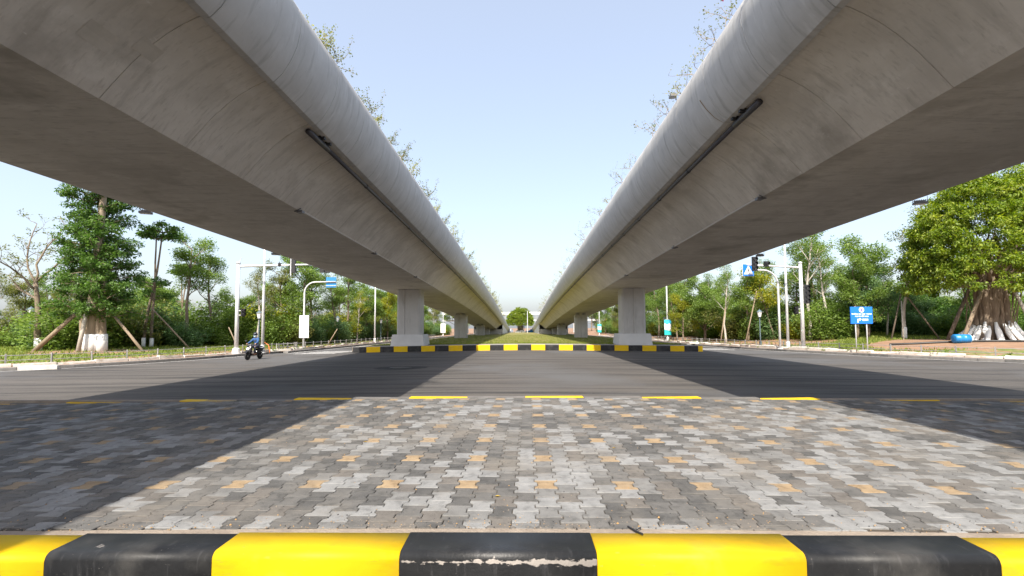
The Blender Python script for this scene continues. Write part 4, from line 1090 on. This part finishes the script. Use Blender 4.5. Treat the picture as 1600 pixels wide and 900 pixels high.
# small park lanterns
def lantern_mesh():
    A = MB(); A.tube([(0, 0, 0), (0, 0, 2.45)], [.06, .042], 8); A.lathe([(.12, 0), (.11, .3), (.07, .36)], n=8); A.lathe([(.05, 2.42), (.13, 2.50), (.13, 2.53), (.02, 2.53)], n=8)
    B = MB(); B.lathe([(.11, 2.53), (.21, 2.95), (.21, 2.96)], n=8)
    C_ = MB(); C_.lathe([(.25, 2.955), (.22, 3.0), (.07, 3.13), (.03, 3.16), (.03, 3.22)], n=8)
    lp = mat('lantern_post', (.09, .13, .15), .5)
    return A.mesh('post', lp), B.mesh('lantern_glass', glass_w), C_.mesh('lantern_cap', lp)
LA = lantern_mesh()
for x, y, lab in ((-36.9, 36, 'park lantern behind the bare tree at far left'), (-21.7, 40, 'park lantern just left of the tall lamp post by the scooter'), (-21.2, 56, 'park lantern right of the white notice board'), (-20.2, 70, 'park lantern left of the first left pier'), (-20.6, 92, 'park lantern just past the first left pier'), (21.4, 44, 'park lantern left of the curved crossing sign post'), (20.0, 68, 'park lantern right of the first right pier'), (20.6, 96, 'distant park lantern left of the first right pier'), (-39.3, 34, 'park lantern at the extreme left edge')):
    t = pole_thing('park_lantern', lab, 'lantern', x, y, 'park lanterns on the verges'); 
    for nme, me in zip(('post', 'lantern_glass', 'lantern_cap'), LA): ob(nme, me, t)
# blue direction board
def text_mesh(body, size, m, name, bold=.0):
    c = bpy.data.curves.new(name, 'FONT'); c.body = body; c.size = size; c.align_x = 'CENTER'; c.align_y = 'CENTER'; c.offset = bold; c.extrude = .002
    o = bpy.data.objects.new(name, c); COL.objects.link(o); bpy.context.view_layer.update()
    me = bpy.data.meshes.new_from_object(o.evaluated_get(bpy.context.evaluated_depsgraph_get())); bpy.data.objects.remove(o); me.materials.clear(); me.materials.append(m); return me
bx, by = 21.42, 31.0; zb = verge_z(bx, by)
bd = thing('direction_board', 'blue university direction board on two steel posts with white arrow and 500M', 'sign', (bx, by, zb), .06)
for x in (-.36, .36):
    b = MB(); b.tube([(x, .06, 0), (x, .06, 2.9)], .035, 8); b.build('post', steel, bd, True)
b = MB(); b.box((0, 0, 2.36), (1.42, .05, 1.06)); pn = b.build('panel', blue_s, bd)
def on_panel(me, name, x, z):
    o = ob(name, me, pn); o.location = (x, -.031, z); o.rotation_euler = (PI / 2, 0, 0); return o
on_panel(text_mesh('TRƯỜNG ĐẠI HỌC Y KHOA', .105, white_s, 'lettering', .0035), 'lettering', 0, 2.43)
on_panel(text_mesh('TOKYO VIỆT NAM', .105, white_s, 'lettering', .0035), 'lettering', 0, 2.285)
on_panel(text_mesh('500M', .17, white_s, 'lettering', .006), 'lettering', .22, 2.07)
b = MB(); b.lathe([(.165, -.012), (.165, .0)], (0, -.025, 2.70), 24, 'y'); em = b.build('emblem', white_s, pn)
b = MB(); b.lathe([(.075, -.004), (.075, 0)], (0, -.038, 2.69), 18, 'y'); b.build('emblem_ring', blue_s, em)
b = MB(); b.box((-.032, -.045, 2.68), (.03, .006, .08)); b.box((.032, -.045, 2.68), (.03, .006, .08)); b.build('emblem_mark', red_s, em)
b = MB(); b.add([(x, -.030, z) for x, z in ((-.29, 1.90), (-.22, 1.90), (-.22, 2.06), (-.14, 2.06), (-.14, 2.00), (-.02, 2.10), (-.14, 2.20), (-.14, 2.13), (-.29, 2.13))], [(0, 1, 2, 3, 7, 8), (3, 4, 5, 6, 7)]); b.build('turn_arrow', white_s, pn)
# barrel and hose
br_ = thing('barrel', 'blue plastic barrel lying on its side on bare soil by the banyan', 'barrel', (29.3, 33.0, verge_z(29.3, 33) + .29), -.12)
b = MB(); b.lathe([(.25, -.46), (.285, -.44), (.29, -.2), (.30, -.18), (.30, -.14), (.285, -.12), (.285, .12), (.30, .14), (.30, .18), (.29, .2), (.285, .44), (.25, .46)], n=20, axis='x'); b.build('drum', blue_pl, br_, True)
b = MB(); b.lathe([(.27, .455), (.28, .47), (.28, .49), (.25, .49), (.245, .475), (.001, .475)], n=20, axis='x'); l = b.build('lid', blue_lt, br_)
b = MB(); b.lathe([(.04, .475), (.04, .50), (.001, .50)], (0, .14, 0), 8, 'x'); b.build('bung', blue_pl, l)
hp = [(26.2, 35.2), (27.0, 34.5), (28.0, 34.0), (29.0, 33.6), (30.0, 33.2), (30.8, 32.6), (31.4, 32.2), (32.0, 31.6)]
b = MB(); b.tube([(x, y, verge_z(x, y) + .06) for x, y in smooth_line(hp, 4)], .075, 8); tag(b.build('hose', hose_m, None, True), 'thick black hose on the bare soil running behind the blue barrel', 'hose')
b = MB(); pts_ = [(-18.6, 34.4), (-18.1, 34.55), (-17.9, 34.9)]
b.tube([(-18.55, 34.6, .55), (-18.35, 34.6, .62), (-18.05, 34.6, .42), (-17.95, 34.6, .0), (-17.95, 34.6, -.15)], .035, 8); tag(b.build('bent_pipe', orange_m, None, True), 'bent orange pipe stub by the fence behind the scooter', 'pipe')

# ================================================================== TREES
tree('bare_tree', 'bare', 7, (-33.2, 33, .14), 0, 10.0, 'nearly leafless forked tree with whitewashed foot at far left')
tree('big_tree', 'pillar', 5, (-28.9, 32.4, .15), 0, 15.6, 'huge column shaped tree with thick trunks and white painted foot', wide=.88)
tree('umbrella_tree', 'umbrella', 3, (-29.8, 38, .14), .3, 9.9, 'pair of slim trunks with flat tiered crowns right of the huge tree')
tree('umbrella_tree', 'umbrella', 4, (-31.9, 45, .12), 1.2, 7.6, 'smaller flat crowned tree behind the slim tiered pair')
tree('slender_tree', 'tall', 11, (-28.7, 41.5, .12), 0, 10.2, 'tall leafy tree left of the signal gantry, taller of two')
tree('slender_tree', 'tall', 12, (-28.0, 44, .10), 1, 9.7, 'rounded leafy tree behind the signal gantry pole')
tree('banyan_tree', 'banyan', 9, (34.4, 36.2, verge_z(34.4, 36.2)), 0, 12.6, 'broad bright green banyan with roots painted white at far right', wide=.84)
thin = tree('slender_tree', 'airy', 14, (31.0, 40, .5), .4, 10.9, 'thin open crowned tree left of the banyan, limewashed foot')
b = MB(); b.tube([(0, 0, -.1), (.02, 0, .5), (.06, 0, 1.0)], [.20, .185, .175], 10); b.build('whitewash_band', limewash, thin, True)
tree('leaning_tree', 'airy', 15, (20.9, 50, -.05), 2.7, 8.2, 'pale leaning trunk right of the teal banner, thin crown', leaf='mid')
tree('pale_tree', 'airy', 16, (25.6, 43.5, .1), 1.0, 10.6, 'tall pale straight trunk behind the right signal pole', leaf='mid')
tree('round_tree', 'banyan', 9, (-.15, 172, med_z(0, 172)), 1.3, 8.7, 'distant round dark tree closing the view between the overpasses', wide=1.25)
# rows of trees further back; (x, y, height, kind, seed, leaf)
rt_ = random.Random(17)
rows = {-1: [(-44, 40, 6.3, 'airy', 16, 'olive'), (-41, 44, 6.6, 'bushy', 1, 'olive'), (-38.5, 42, 5.2, 'airy', 15, 'mid'), (-46, 47, 6.4, 'tall', 11, 'mid'), (-36, 47, 6.4, 'bushy', 1, None),
              (-33.8, 42, 4.4, 'dense', 2, 'mid'), (-26.5, 47, 5.4, 'dense', 21, 'mid'), (-24.6, 50, 8.6, 'tall', 11, 'olive'), (-24.4, 44.6, 7.4, 'airy', 16, 'olive'), (-23.3, 54, 11.4, 'tall', 12, 'deep'), (-22.4, 50, 8.8, 'bushy', 1, None), (-22.2, 58, 8.0, 'tall', 11, 'mid'),
              (-23, 64, 10.5, 'tall', 11, None), (-20.9, 62, 6.6, 'airy', 15, 'yellow'), (-22.6, 70, 8.6, 'dense', 21, 'mid'), (-21, 76, 7.6, 'bushy', 1, 'yellow'), (-23, 82, 9.5, 'tall', 12, None), (-21.6, 90, 8.2, 'dense', 2, 'mid'), (-23, 99, 9.2, 'airy', 16, 'mid'), (-22, 108, 7.5, 'bushy', 1, None), (-24, 118, 9, 'tall', 11, None), (-23, 128, 7.5, 'airy', 15, 'olive'), (-25, 140, 8.5, 'bushy', 1, 'olive'), (-29, 57, 7.0, 'bushy', 1, 'mid'), (-31, 66, 7.5, 'airy', 16, 'mid'), (-35, 58, 6.4, 'dense', 21, 'mid'), (-30, 80, 10, 'bushy', 1, 'mid'), (-30, 96, 10.5, 'dense', 21, None), (-32, 120, 11, 'dense', 2, 'mid'), (-52, 50, 7.2, 'bushy', 1, 'olive'), (-43, 56, 7.6, 'dense', 2, 'mid'), (-50, 60, 7.8, 'dense', 21, None)],
        1: [(18.9, 57, 5.6, 'bushy', 1, 'yellow'), (20.6, 55, 7.3, 'dense', 21, 'mid'), (20.4, 64, 7.4, 'tall', 12, 'mid'), (22.6, 49, 7.0, 'bushy', 1, None), (24.2, 47, 7.2, 'sapling', 5, 'yellow'), (25.0, 51, 8.2, 'airy', 15, 'mid'), (26.4, 47, 7.0, 'bushy', 1, 'mid'), (27.6, 44, 9.6, 'airy', 14, 'mid'), (28.6, 47, 10.6, 'tall', 12, None), (28.2, 41.5, 6.8, 'bushy', 1, None), (30.6, 45.5, 6.6, 'bushy', 1, 'mid'), (29.5, 42, 6.2, 'dense', 21, 'bluegreen'), (33.2, 47, 9.6, 'bushy', 1, None), (32.2, 43.5, 6.0, 'airy', 16, 'deep'), (36.2, 46, 4.6, 'dense', 21, 'bluegreen'), (39, 48, 5.2, 'dense', 2, None), (42, 44, 7.2, 'bushy', 1, 'mid'), (45, 48, 8.0, 'dense', 21, 'mid'), (41, 54, 6.0, 'dense', 2, 'mid'), (48, 42, 7, 'bushy', 1, 'yellow'),
            (21.4, 70, 9.0, 'bushy', 1, None), (24, 62, 8.0, 'airy', 16, 'mid'), (22, 78, 9.2, 'tall', 11, None), (21, 87, 8.2, 'dense', 21, 'mid'), (22.8, 96, 9, 'tall', 12, 'olive'), (21.5, 106, 8, 'bushy', 1, 'olive'), (23, 117, 9, 'tall', 11, 'mid'), (22.5, 130, 8.2, 'bushy', 1, None), (28, 58, 8.2, 'bushy', 1, 'mid'), (34, 56, 8.2, 'tall', 11, None), (29, 72, 8.6, 'dense', 21, 'mid'), (30, 90, 11, 'bushy', 1, 'mid'), (32, 112, 11.5, 'dense', 2, None)]}
KIND = dict(airy=('airy_tree', 'open crowned thin tree'), bushy=('bushy_tree', 'bushy round crowned tree'), dense=('dense_tree', 'dense dark tree'), tall=('tall_tree', 'tall slim trunked tree'), sapling=('young_tree', 'bright yellow green young tree'))
def where(s, x, y):
    if s < 0:
        u = x / y
        if y < 49: return 'behind the bare tree at far left' if u < -.90 else 'behind the huge column tree' if u < -.78 else 'between the tiered pair and the gantry' if u < -.6 else 'behind the gantry and scooter'
        return 'at the back of the far left' if u < -.62 else 'left of the curved sign post' if u < -.43 else 'between the sign post and first left pier' if u < -.27 else 'past the first left pier'
    u = x / y
    if u < .25: return 'seen past the first right pier'
    if u < .40: return 'between the first right pier and teal banner'
    if u < .55: return 'behind the crossing sign post'
    if u < .66: return 'behind the right signal pole'
    if u < .8: return 'behind the blue direction board'
    return 'behind the banyan at far right'
HUE = {None: '', 'olive': ' with olive leaves', 'mid': ' with fresh green leaves', 'yellow': ' with yellow green leaves', 'deep': ' with deep green leaves', 'bluegreen': ' with grey green leaves'}
for s in (-1, 1):
    for (x, y, H, kind, seed, leaf) in rows[s]:
        tn, ds = KIND[kind]
        tree(tn, kind, seed, (x, y, verge_z(x, y)), rt_.random() * 6.28, H, ds + HUE[leaf] + ' ' + where(s, x, y), 'trees behind the verges', leaf)
# far wood closing the horizon
for i in range(26):
    a = (i - 12.5) * 5.6; 
    if abs(a) < 4: continue
    x, y = a * 3.1, 175 + rt_.uniform(-12, 30)
    if abs(x) < 24: continue
    tree('far_tree', ('bushy', 'dense')[i % 2], (1, 2)[i % 2], (x, y, verge_z(x, min(y, 250))), rt_.random() * 6, rt_.uniform(9, 13), 'distant tree in the far wood line on the ' + ('left' if x < 0 else 'right'), 'far wood line', 'mid' if i % 3 else None, wide=1.5)
# understorey shrubs
for s in (-1, 1):
    y = 34.5; i = 0
    while y < 150:
        for row in (0, 1):
            if s < 0:
                base = 24.2 if y > 44 else 30.5 - (y - 34.5) * .3
                x = -(xc(-1, y) + 6.2 + row * 2.6 + rt_.uniform(-.7, .9)) if y > 44 else -(base + row * 2.7 + rt_.uniform(-.8, .9))
                if y < 39 and row == 0: continue
            else:
                x = xc(1, y) + 6.8 + row * 2.6 + rt_.uniform(-.7, .9)
                if y < 42.5: continue
                if 41 <= y < 46: x += 1.0
            H = rt_.uniform(1.9, 3.4) * (1.0 if row == 0 else 1.25)
            yy = y + rt_.uniform(-.6, .6)
            lf = (None, 'mid', 'mid', 'olive', 'mid', None, 'yellow')[rt_.randrange(7)]
            tree('shrub', 'shrub', 33 + i % 2, (x, yy, verge_z(x, yy)), rt_.random() * 6.28, H, 'leafy shrub' + HUE[lf] + ' ' + where(s, x, yy), 'shrubs under the trees', lf, 'shrub', rt_.uniform(.9, 1.3)); i += 1
        y += 1.9 + max(0, y - 60) * .03
for i in range(16):      # low shrubs filling the far ends of the frame
    x = -(33 + i * 1.5); y = 39.5 + rt_.uniform(-1, 2.5); tree('shrub', 'shrub', 33 + i % 2, (x, y, verge_z(x, y)), rt_.random() * 6, rt_.uniform(1.6, 3.0), 'leafy shrub behind the bare tree at far left', 'shrubs under the trees', (None, 'mid', 'olive')[i % 3], 'shrub', 1.2)
for i in range(12):
    x = 36 + i * 1.6; y = 43.5 + rt_.uniform(-1, 2.5); tree('shrub', 'shrub', 33 + i % 2, (x, y, verge_z(x, y)), rt_.random() * 6, rt_.uniform(2.0, 3.2), 'leafy shrub behind the banyan at far right', 'shrubs under the trees', (None, 'mid', 'deep')[i % 3], 'shrub', 1.2)
for i in range(14):
    x = 31.5 + i * 1.5; y = 50 + rt_.uniform(-1.5, 3); tree('shrub', 'shrub', 33 + i % 2, (x, y, verge_z(x, y)), rt_.random() * 6, rt_.uniform(2.4, 3.8), 'tall shrub far behind the blue board and banyan', 'shrubs under the trees', (None, 'mid', 'deep')[i % 3], 'shrub', 1.25)
# support stakes
def stake(p, q, r_, label, m=wood):
    b = MB(); P_, Q_ = Vector(p), Vector(q); b.tube([P_, P_.lerp(Q_, .5) + Vector((.01, 0, .015)), Q_], [r_ * 1.1, r_, r_ * .9], 8); o = b.build('support_stake', m, None, True); tag(o, label, 'stake', 'wooden stakes propping trees'); return o
stake((-32.2, 31.6, .05), (-30.0, 32.2, 2.6), .13, 'thick stake leaning on the huge tree from the left')
stake((-28.85, 31.3, .05), (-28.75, 31.8, 3.4), .12, 'upright pale stake before the white foot of the huge tree', bark_l)
stake((-25.2, 32.2, .05), (-27.4, 32.4, 2.4), .09, 'stake leaning on the huge tree from the right')
stake((-33.9, 35.0, .05), (-35.4, 35.4, 2.6), .06, 'thin stake left of the bare tree trunk')
stake((-26.0, 37.8, .1), (-29.3, 38.0, 3.3), .06, 'long thin stake propping the tiered pair')
stake((30.75, 34.6, verge_z(30.75, 34.6) - .1), (33.4, 35.6, 4.4), .12, 'pale thick stake leaning on the banyan from the left')
stake((31.3, 36.4, verge_z(31.3, 36.4) - .1), (33.2, 36.4, 4.5), .12, 'dark stake behind the pale one on the left of the banyan', bark_d)
stake((34.9, 33.4, verge_z(34.9, 33.4) - .1), (34.6, 34.8, 4.4), .11, 'upright pale stake in front of the banyan trunk', bark_l)
stake((40.2, 36, verge_z(40.2, 36) - .1), (36.2, 36.1, 5.0), .13, 'long stake leaning on the banyan from the right')
stake((33.2, 39.2, .4), (31.2, 40, 4.2), .055, 'thin stake to the right of the limewashed thin tree')
stake((29.4, 39.3, .4), (30.9, 40, 4.2), .055, 'thin stake to the left of the limewashed thin tree', bark_d)
stake((30.3, 39.2, .4), (30.9, 40, 3.6), .06, 'short pale stake close by the limewashed thin tree', bark_l)
stake((21.2, 46.5, .0), (22.9, 47.5, 5.0), .055, 'thin stake leaning behind the curved crossing sign post')
stake((19.9, 49, .0), (20.9, 50, 3.6), .06, 'stake propping the pale leaning trunk')
stake((-24.2, 41.2, .1), (-25.2, 41.6, 1.7), .05, 'short stake left of the signal gantry base')
stake((-19.9, 50, -.1), (-19.1, 50.4, 1.5), .05, 'short stake right of the white notice board')

# ================================================================== FAR END
fb = thing('footbridge', 'distant white footbridge crossing behind the round tree', 'bridge', (0, 200, 0))
b = MB(); b.box((0, 0, 7.1), (64, 3, .95)); b.build('roof_beam', white_s, fb)
b = MB(); b.box((0, 0, 4.2), (64, 3, .5)); b.build('deck', conc_paint, fb)
for k in range(-10, 11):
    b = MB(); b.box((k * 3.1, -1.4, 5.55), (.22, .22, 2.2)); b.build('column', fence_m, fb)
b = MB(); b.box((0, -1.42, 5.3), (64, .05, .1)); b.build('handrail', fence_m, fb)
for k in (-22, -9, 9, 22):
    b = MB(); b.box((k, 0, 1.6), (.9, 1.2, 5.0)); b.build('support', conc_paint, fb)
t = thing('street_lamp', 'distant pale lamp post standing right before the round tree', 'street lamp', (2.2, 160, med_z(2, 160)))
b = MB(); b.tube([(0, 0, 0), (0, 0, 7.2)], [.13, .09], 8); b.build('pole', steel, t); b = MB(); b.box((-.3, 0, 7.2), (.9, .3, .12)); b.build('lamp_head', alu, t)
def car(x, y, rz, body, label):
    t = thing('parked_car', label, 'car', (x, y, g(x, y)), rz, 'far cars at the end of the lawn')
    b = MB(); P = [(-2.2, .35), (-2.2, .85), (-2.05, 1.0), (-1.2, 1.05), (-.55, 1.62), (1.2, 1.66), (1.95, 1.12), (2.2, .95), (2.22, .35)]
    n = len(P); b.add([(xx, yy * (1 if z < 1.1 else .84), z) for yy in (-.88, .88) for xx, z in P], [tuple(range(n)), tuple(range(2 * n - 1, n - 1, -1))] + [(i, n + i, n + (i + 1) % n, (i + 1) % n) for i in range(n)]); b.build('body', body, t)
    for yy in (-.80, .80):
        b = MB(); b.add([(xx, yy * (1.09 if z < 1.2 else .965), z) for xx, z in ((-1.0, 1.13), (-.5, 1.55), (1.1, 1.58), (1.65, 1.14))], [(0, 1, 2, 3)]); b.build('side_window', lens_m, t)
        for xx in (-1.35, 1.35):
            b = MB(); b.lathe([(.32, -.1), (.34, 0), (.32, .1)], (xx, yy, .33), 12, 'y'); wv = b.build('wheel', tyre_m, t); b = MB(); b.lathe([(.19, -.12), (.19, .12)], (xx, yy, .33), 10, 'y'); b.build('rim', silver, wv)
    b = MB(); b.add([(-1.21, -.74, 1.10), (-1.21, .74, 1.10), (-.60, .66, 1.60), (-.60, -.66, 1.60)], [(0, 1, 2, 3)]); b.build('windscreen', lens_m, t)
car(-4.3, 186, 1.3, white_s, 'distant white car left of the round tree'); car(5.2, 184, 1.9, white_s, 'distant white car right of the round tree'); car(4.2, 180, .2, blue_b, 'distant blue car low beside the round tree')

# ================================================================== SCOOTER AND RIDER
hd = math.atan2(-1.0, -.10)       # riding down the road towards the camera
SX, SY = -15.55, 28.2; SZ = g(-15.6, 28.2)
sc = thing('motor_scooter', 'black motor scooter riding towards the camera on the left road', 'scooter', (SX, SY, SZ), hd)
sc.scale = (.88, .88, .88)
def wheel(x):
    b = MB(); b.lathe([(.17, -.045), (.235, -.055), (.262, -.03), (.268, 0), (.262, .03), (.235, .055), (.17, .045)], (x, 0, .268), 20, 'y'); w_ = b.build('wheel', tyre_m, sc, True)
    b = MB(); b.lathe([(.175, -.035), (.14, -.02), (.05, -.05), (.05, .05), (.14, .02), (.175, .035)], (x, 0, .268), 14, 'y'); b.build('rim', silver, w_)
wheel(.64); wheel(-.62)
def loft(rings):
    b = MB(); n = len(rings[0]); V = [p for r_ in rings for p in r_]; F = []
    for i in range(len(rings) - 1):
        for k in range(n): F.append((i * n + k, i * n + (k + 1) % n, (i + 1) * n + (k + 1) % n, (i + 1) * n + k))
    F.append(tuple(range(n - 1, -1, -1))); F.append(tuple((len(rings) - 1) * n + k for k in range(n))); b.add(V, F); return b
def ring(cx, cz, rx, ry, tilt=0, n=12):
    return [(cx + rx * math.cos(2 * PI * k / n) * math.cos(tilt), ry * math.sin(2 * PI * k / n), cz + rx * math.cos(2 * PI * k / n) * math.sin(tilt)) for k in range(n)]
loft([ring(.50, .36, .10, .13, -.3), ring(.56, .50, .13, .20, -.3), ring(.52, .68, .12, .23, -.2), ring(.46, .84, .10, .20, 0), ring(.42, .95, .09, .15, 0), ring(.38, 1.02, .06, .09, 0)]).build('front_shield', gloss_b, sc, True)
b = MB(); V = []
for i in range(9):
    a = PI * (.05 + .75 * i / 8); 
    for yy in (-.075, 0, .075): V.append((.64 - .31 * math.cos(a), yy, .268 + .31 * math.sin(a) + (.02 if yy == 0 else 0)))
b.add(V, [(3 * i + j, 3 * i + j + 1, 3 * i + 4 + j, 3 * i + 3 + j) for i in range(8) for j in (0, 1)]); b.build('front_mudguard', gloss_b, sc, True)
loft([ring(.40, .30, .10, .13), ring(.38, .34, .14, .17), ring(-.05, .32, .12, .18)]).build('floorboard', gloss_b, sc)
b = MB(); b.box((.12, 0, .30), (.62, .34, .07), ch=.015); b.build('foot_deck', dark_pl, sc)
loft([ring(-.12, .34, .04, .12, PI / 2), ring(-.22, .50, .20, .17, PI / 2 - .2), ring(-.50, .56, .17, .18, PI / 2), ring(-.80, .66, .11, .14, PI / 2 + .2), ring(-.98, .72, .05, .08, PI / 2)]).build('rear_body', gloss_b, sc, True)
loft([ring(-.02, .74, .03, .10, PI / 2), ring(-.15, .77, .05, .14, PI / 2), ring(-.45, .79, .05, .15, PI / 2), ring(-.75, .84, .05, .13, PI / 2), ring(-.90, .86, .02, .06, PI / 2)]).build('seat', dark_pl, sc, True)
b = MB(); b.tube([(.30, -.34, 1.02), (.36, -.12, 1.03), (.38, 0, 1.03), (.36, .12, 1.03), (.30, .34, 1.02)], .017, 8); hb = b.build('handlebar', dark_pl, sc)
for s in (-1, 1):
    b = MB(); b.tube([(.29, s * .24, 1.02), (.285, s * .36, 1.02)], .022, 8); b.build('grip', tyre_m, hb)
    b = MB(); b.tube([(.36, s * .2, 1.04), (.40, s * .30, 1.20)], .008, 5); b.lathe([(.055, -.015), (.06, 0), (.02, .012)], (.40, s * .33, 1.24), 12, 'x'); b.build('mirror', dark_pl, hb)
    b = MB(); b.tube([(.64, s * .07, .268), (.55, s * .075, .55)], .025, 8); b.build('fork_leg', dark_pl, sc)
    b = MB(); b.tube([(-.62, s * .12, .30), (-.72, s * .13, .58)], .025, 8); b.build('shock_absorber', silver, sc)
b = MB(); b.lathe([(.10, 0), (.09, .04), (.05, .06), (.001, .065)], (.62, 0, .72), 14, 'x'); b.v = [(x, y * 1.25, z) for x, y, z in b.v]; b.build('headlight', lamp_m, sc, True)
b = MB(); b.box((.45, 0, .98), (.04, .20, .05)); b.build('front_trim', silver, sc)
b = MB(); b.tube([(-.3, -.17, .30), (-.6, -.19, .34), (-.95, -.19, .42)], [.04, .055, .05], 8); b.build('exhaust', silver, sc)
b = MB(); b.box((-.97, 0, .52), (.02, .20, .14)); b.build('number_plate', white_s, sc)
def skin_body(name, verts, edges, rad, m, root=0, parent=None, sub=1):
    me = bpy.data.meshes.new(name); me.from_pydata(verts, edges, []); o = bpy.data.objects.new(name, me); COL.objects.link(o)
    md = o.modifiers.new('skin', 'SKIN'); 
    for i, r_ in enumerate(rad):
        v = me.skin_vertices[0].data[i]; v.radius = (r_, r_) if not isinstance(r_, tuple) else r_; v.use_root = (i == root)
    s_ = o.modifiers.new('sub', 'SUBSURF'); s_.levels = sub; s_.render_levels = sub
    bpy.context.view_layer.update()
    m2 = bpy.data.meshes.new_from_object(o.evaluated_get(bpy.context.evaluated_depsgraph_get())); bpy.data.objects.remove(o)
    m2.materials.clear(); m2.materials.append(m); m2.polygons.foreach_set('use_smooth', [True] * len(m2.polygons)); m2.name = name
    return ob(name, m2, parent)
pr_ = thing('person', 'scooter rider in a blue jacket, dark helmet, pale face mask and navy trousers', 'person', (SX, SY, SZ), hd)
pr_.scale = (.86, .86, .88)
hip = (-.25, 0, .90)
# continuous body: pelvis, trunk, neck, head, arms to wrists, legs to ankles
V = [hip, (-.24, 0, 1.08), (-.20, 0, 1.26), (-.17, 0, 1.38), (-.14, 0, 1.47), (-.12, 0, 1.56),
     (-.18, .17, 1.36), (.02, .27, 1.16), (.25, .30, 1.06), (-.18, -.17, 1.36), (.02, -.27, 1.16), (.25, -.30, 1.06),
     (-.20, .10, .88), (.16, .15, .82), (.08, .14, .42), (-.20, -.10, .88), (.16, -.15, .82), (.08, -.14, .42)]
E_ = [(0, 1), (1, 2), (2, 3), (3, 4), (4, 5), (3, 6), (6, 7), (7, 8), (3, 9), (9, 10), (10, 11), (0, 12), (12, 13), (13, 14), (0, 15), (15, 16), (16, 17)]
Rr = [.12, .115, .13, .11, .052, .06, .062, .048, .032, .062, .048, .032, .095, .068, .045, .095, .068, .045]
skin_body('body', V, E_, Rr, skin_m, 0, pr_)
skin_body('jacket', V[:4] + V[6:12] + [(-.15, 0, 1.44)], [(0, 1), (1, 2), (2, 3), (3, 4), (4, 5), (5, 6), (3, 7), (7, 8), (8, 9), (3, 10)], [(.165, .135), (.165, .135), (.175, .145), .135, .085, .068, .05, .085, .068, .05, .075], jacket_m, 0, pr_)
skin_body('trousers', [V[0]] + V[12:18], [(0, 1), (1, 2), (2, 3), (0, 4), (4, 5), (5, 6)], [.14, .11, .082, .06, .11, .082, .06], trous_m, 0, pr_)
b = MB(); b.lathe([(.055, -.13), (.085, -.09), (.098, -.03), (.102, .03), (.09, .09), (.05, .125), (.001, .135)], (0, 0, 0), 14); hdm = b.build('head', skin_m, pr_, True); hdm.location = (-.10, 0, 1.60); hdm.rotation_euler = (0, .1, 0)
b = MB(); b.lathe([(.016, -.02), (.020, 0), (.008, .045)], (.105, 0, -.005), 8); b.build('nose', skin_m, hdm)
for s in (-1, 1):
    b = MB(); b.lathe([(.001, -.012), (.012, 0), (.001, .012)], (.092, s * .036, .025), 8); b.build('eye', dark_pl, hdm)
    b = MB(); b.lathe([(.001, -.03), (.022, -.01), (.022, .012), (.001, .03)], (0, s * .10, -.005), 8); b.build('ear', skin_m, hdm)
b = MB(); b.lathe([(.125, -.02), (.135, .03), (.128, .09), (.09, .145), (.04, .168), (.001, .172)], (0, 0, 0), 16); b.box((.135, 0, -.0), (.08, .18, .012)); hm = b.build('helmet', helm_m, pr_, True); hm.location = (-.105, 0, 1.62)
b = MB(); V_ = []
for i in range(9):
    a = -1.15 + 2.3 * i / 8
    for z, rr_ in ((.0, .112), (-.05, .118), (-.105, .10)): V_.append((rr_ * math.cos(a), rr_ * math.sin(a), z))
b.add(V_, [(3 * i + j, 3 * i + 3 + j, 3 * i + 4 + j, 3 * i + 1 + j) for i in range(8) for j in (0, 1)]); o = b.build('face_mask', mask_m, pr_, True); o.location = (-.10, 0, 1.60)
for s in (-1, 1):
    hv = [(.24, s * .30, 1.06), (.285, s * .305, 1.052), (.32, s * .305, 1.05)]; he = [(0, 1), (1, 2)]; hr = [.028, .036, .03]
    for k, dy in enumerate((-.033, -.011, .011, .033)):
        n0 = len(hv); L_ = (.030, .034, .033, .026)[k]
        hv += [(.325, s * .305 + dy, 1.045), (.325 + L_ * .6, s * .305 + dy, 1.030), (.318 + L_ * .4, s * .305 + dy, 1.002), (.300, s * .305 + dy, .998)]; he += [(2, n0), (n0, n0 + 1), (n0 + 1, n0 + 2), (n0 + 2, n0 + 3)]; hr += [.011, .0105, .0095, .0085]
    n0 = len(hv); hv += [(.27, s * .268, 1.035), (.285, s * .262, 1.010), (.295, s * .27, .998)]; he += [(1, n0), (n0, n0 + 1), (n0 + 1, n0 + 2)]; hr += [.013, .012, .010]
    skin_body('hand', hv, he, hr, skin_m, 1, pr_)
    b = MB(); b.box((.12, s * .14, .375), (.25, .095, .085), ch=.025); b.build('shoe', shoe_m, pr_)

# tell apart neighbours that would otherwise share a label
from collections import defaultdict
by = defaultdict(list)
for o in COL.objects:
    if o.parent is None and o.get('group') in ('trees behind the verges', 'shrubs under the trees', 'far wood line'): by[o['label']].append(o)
for lab, os_ in by.items():
    if len(os_) == 2:
        os_.sort(key=lambda o: o.location.y)
        os_[0]['label'] = 'nearer ' + lab; os_[1]['label'] = 'farther ' + lab
    elif len(os_) == 3:
        os_.sort(key=lambda o: o.location.x / max(o.location.y, 1))
        for w_, o in zip(('leftmost ', 'middle ', 'rightmost '), os_): o['label'] = w_ + lab
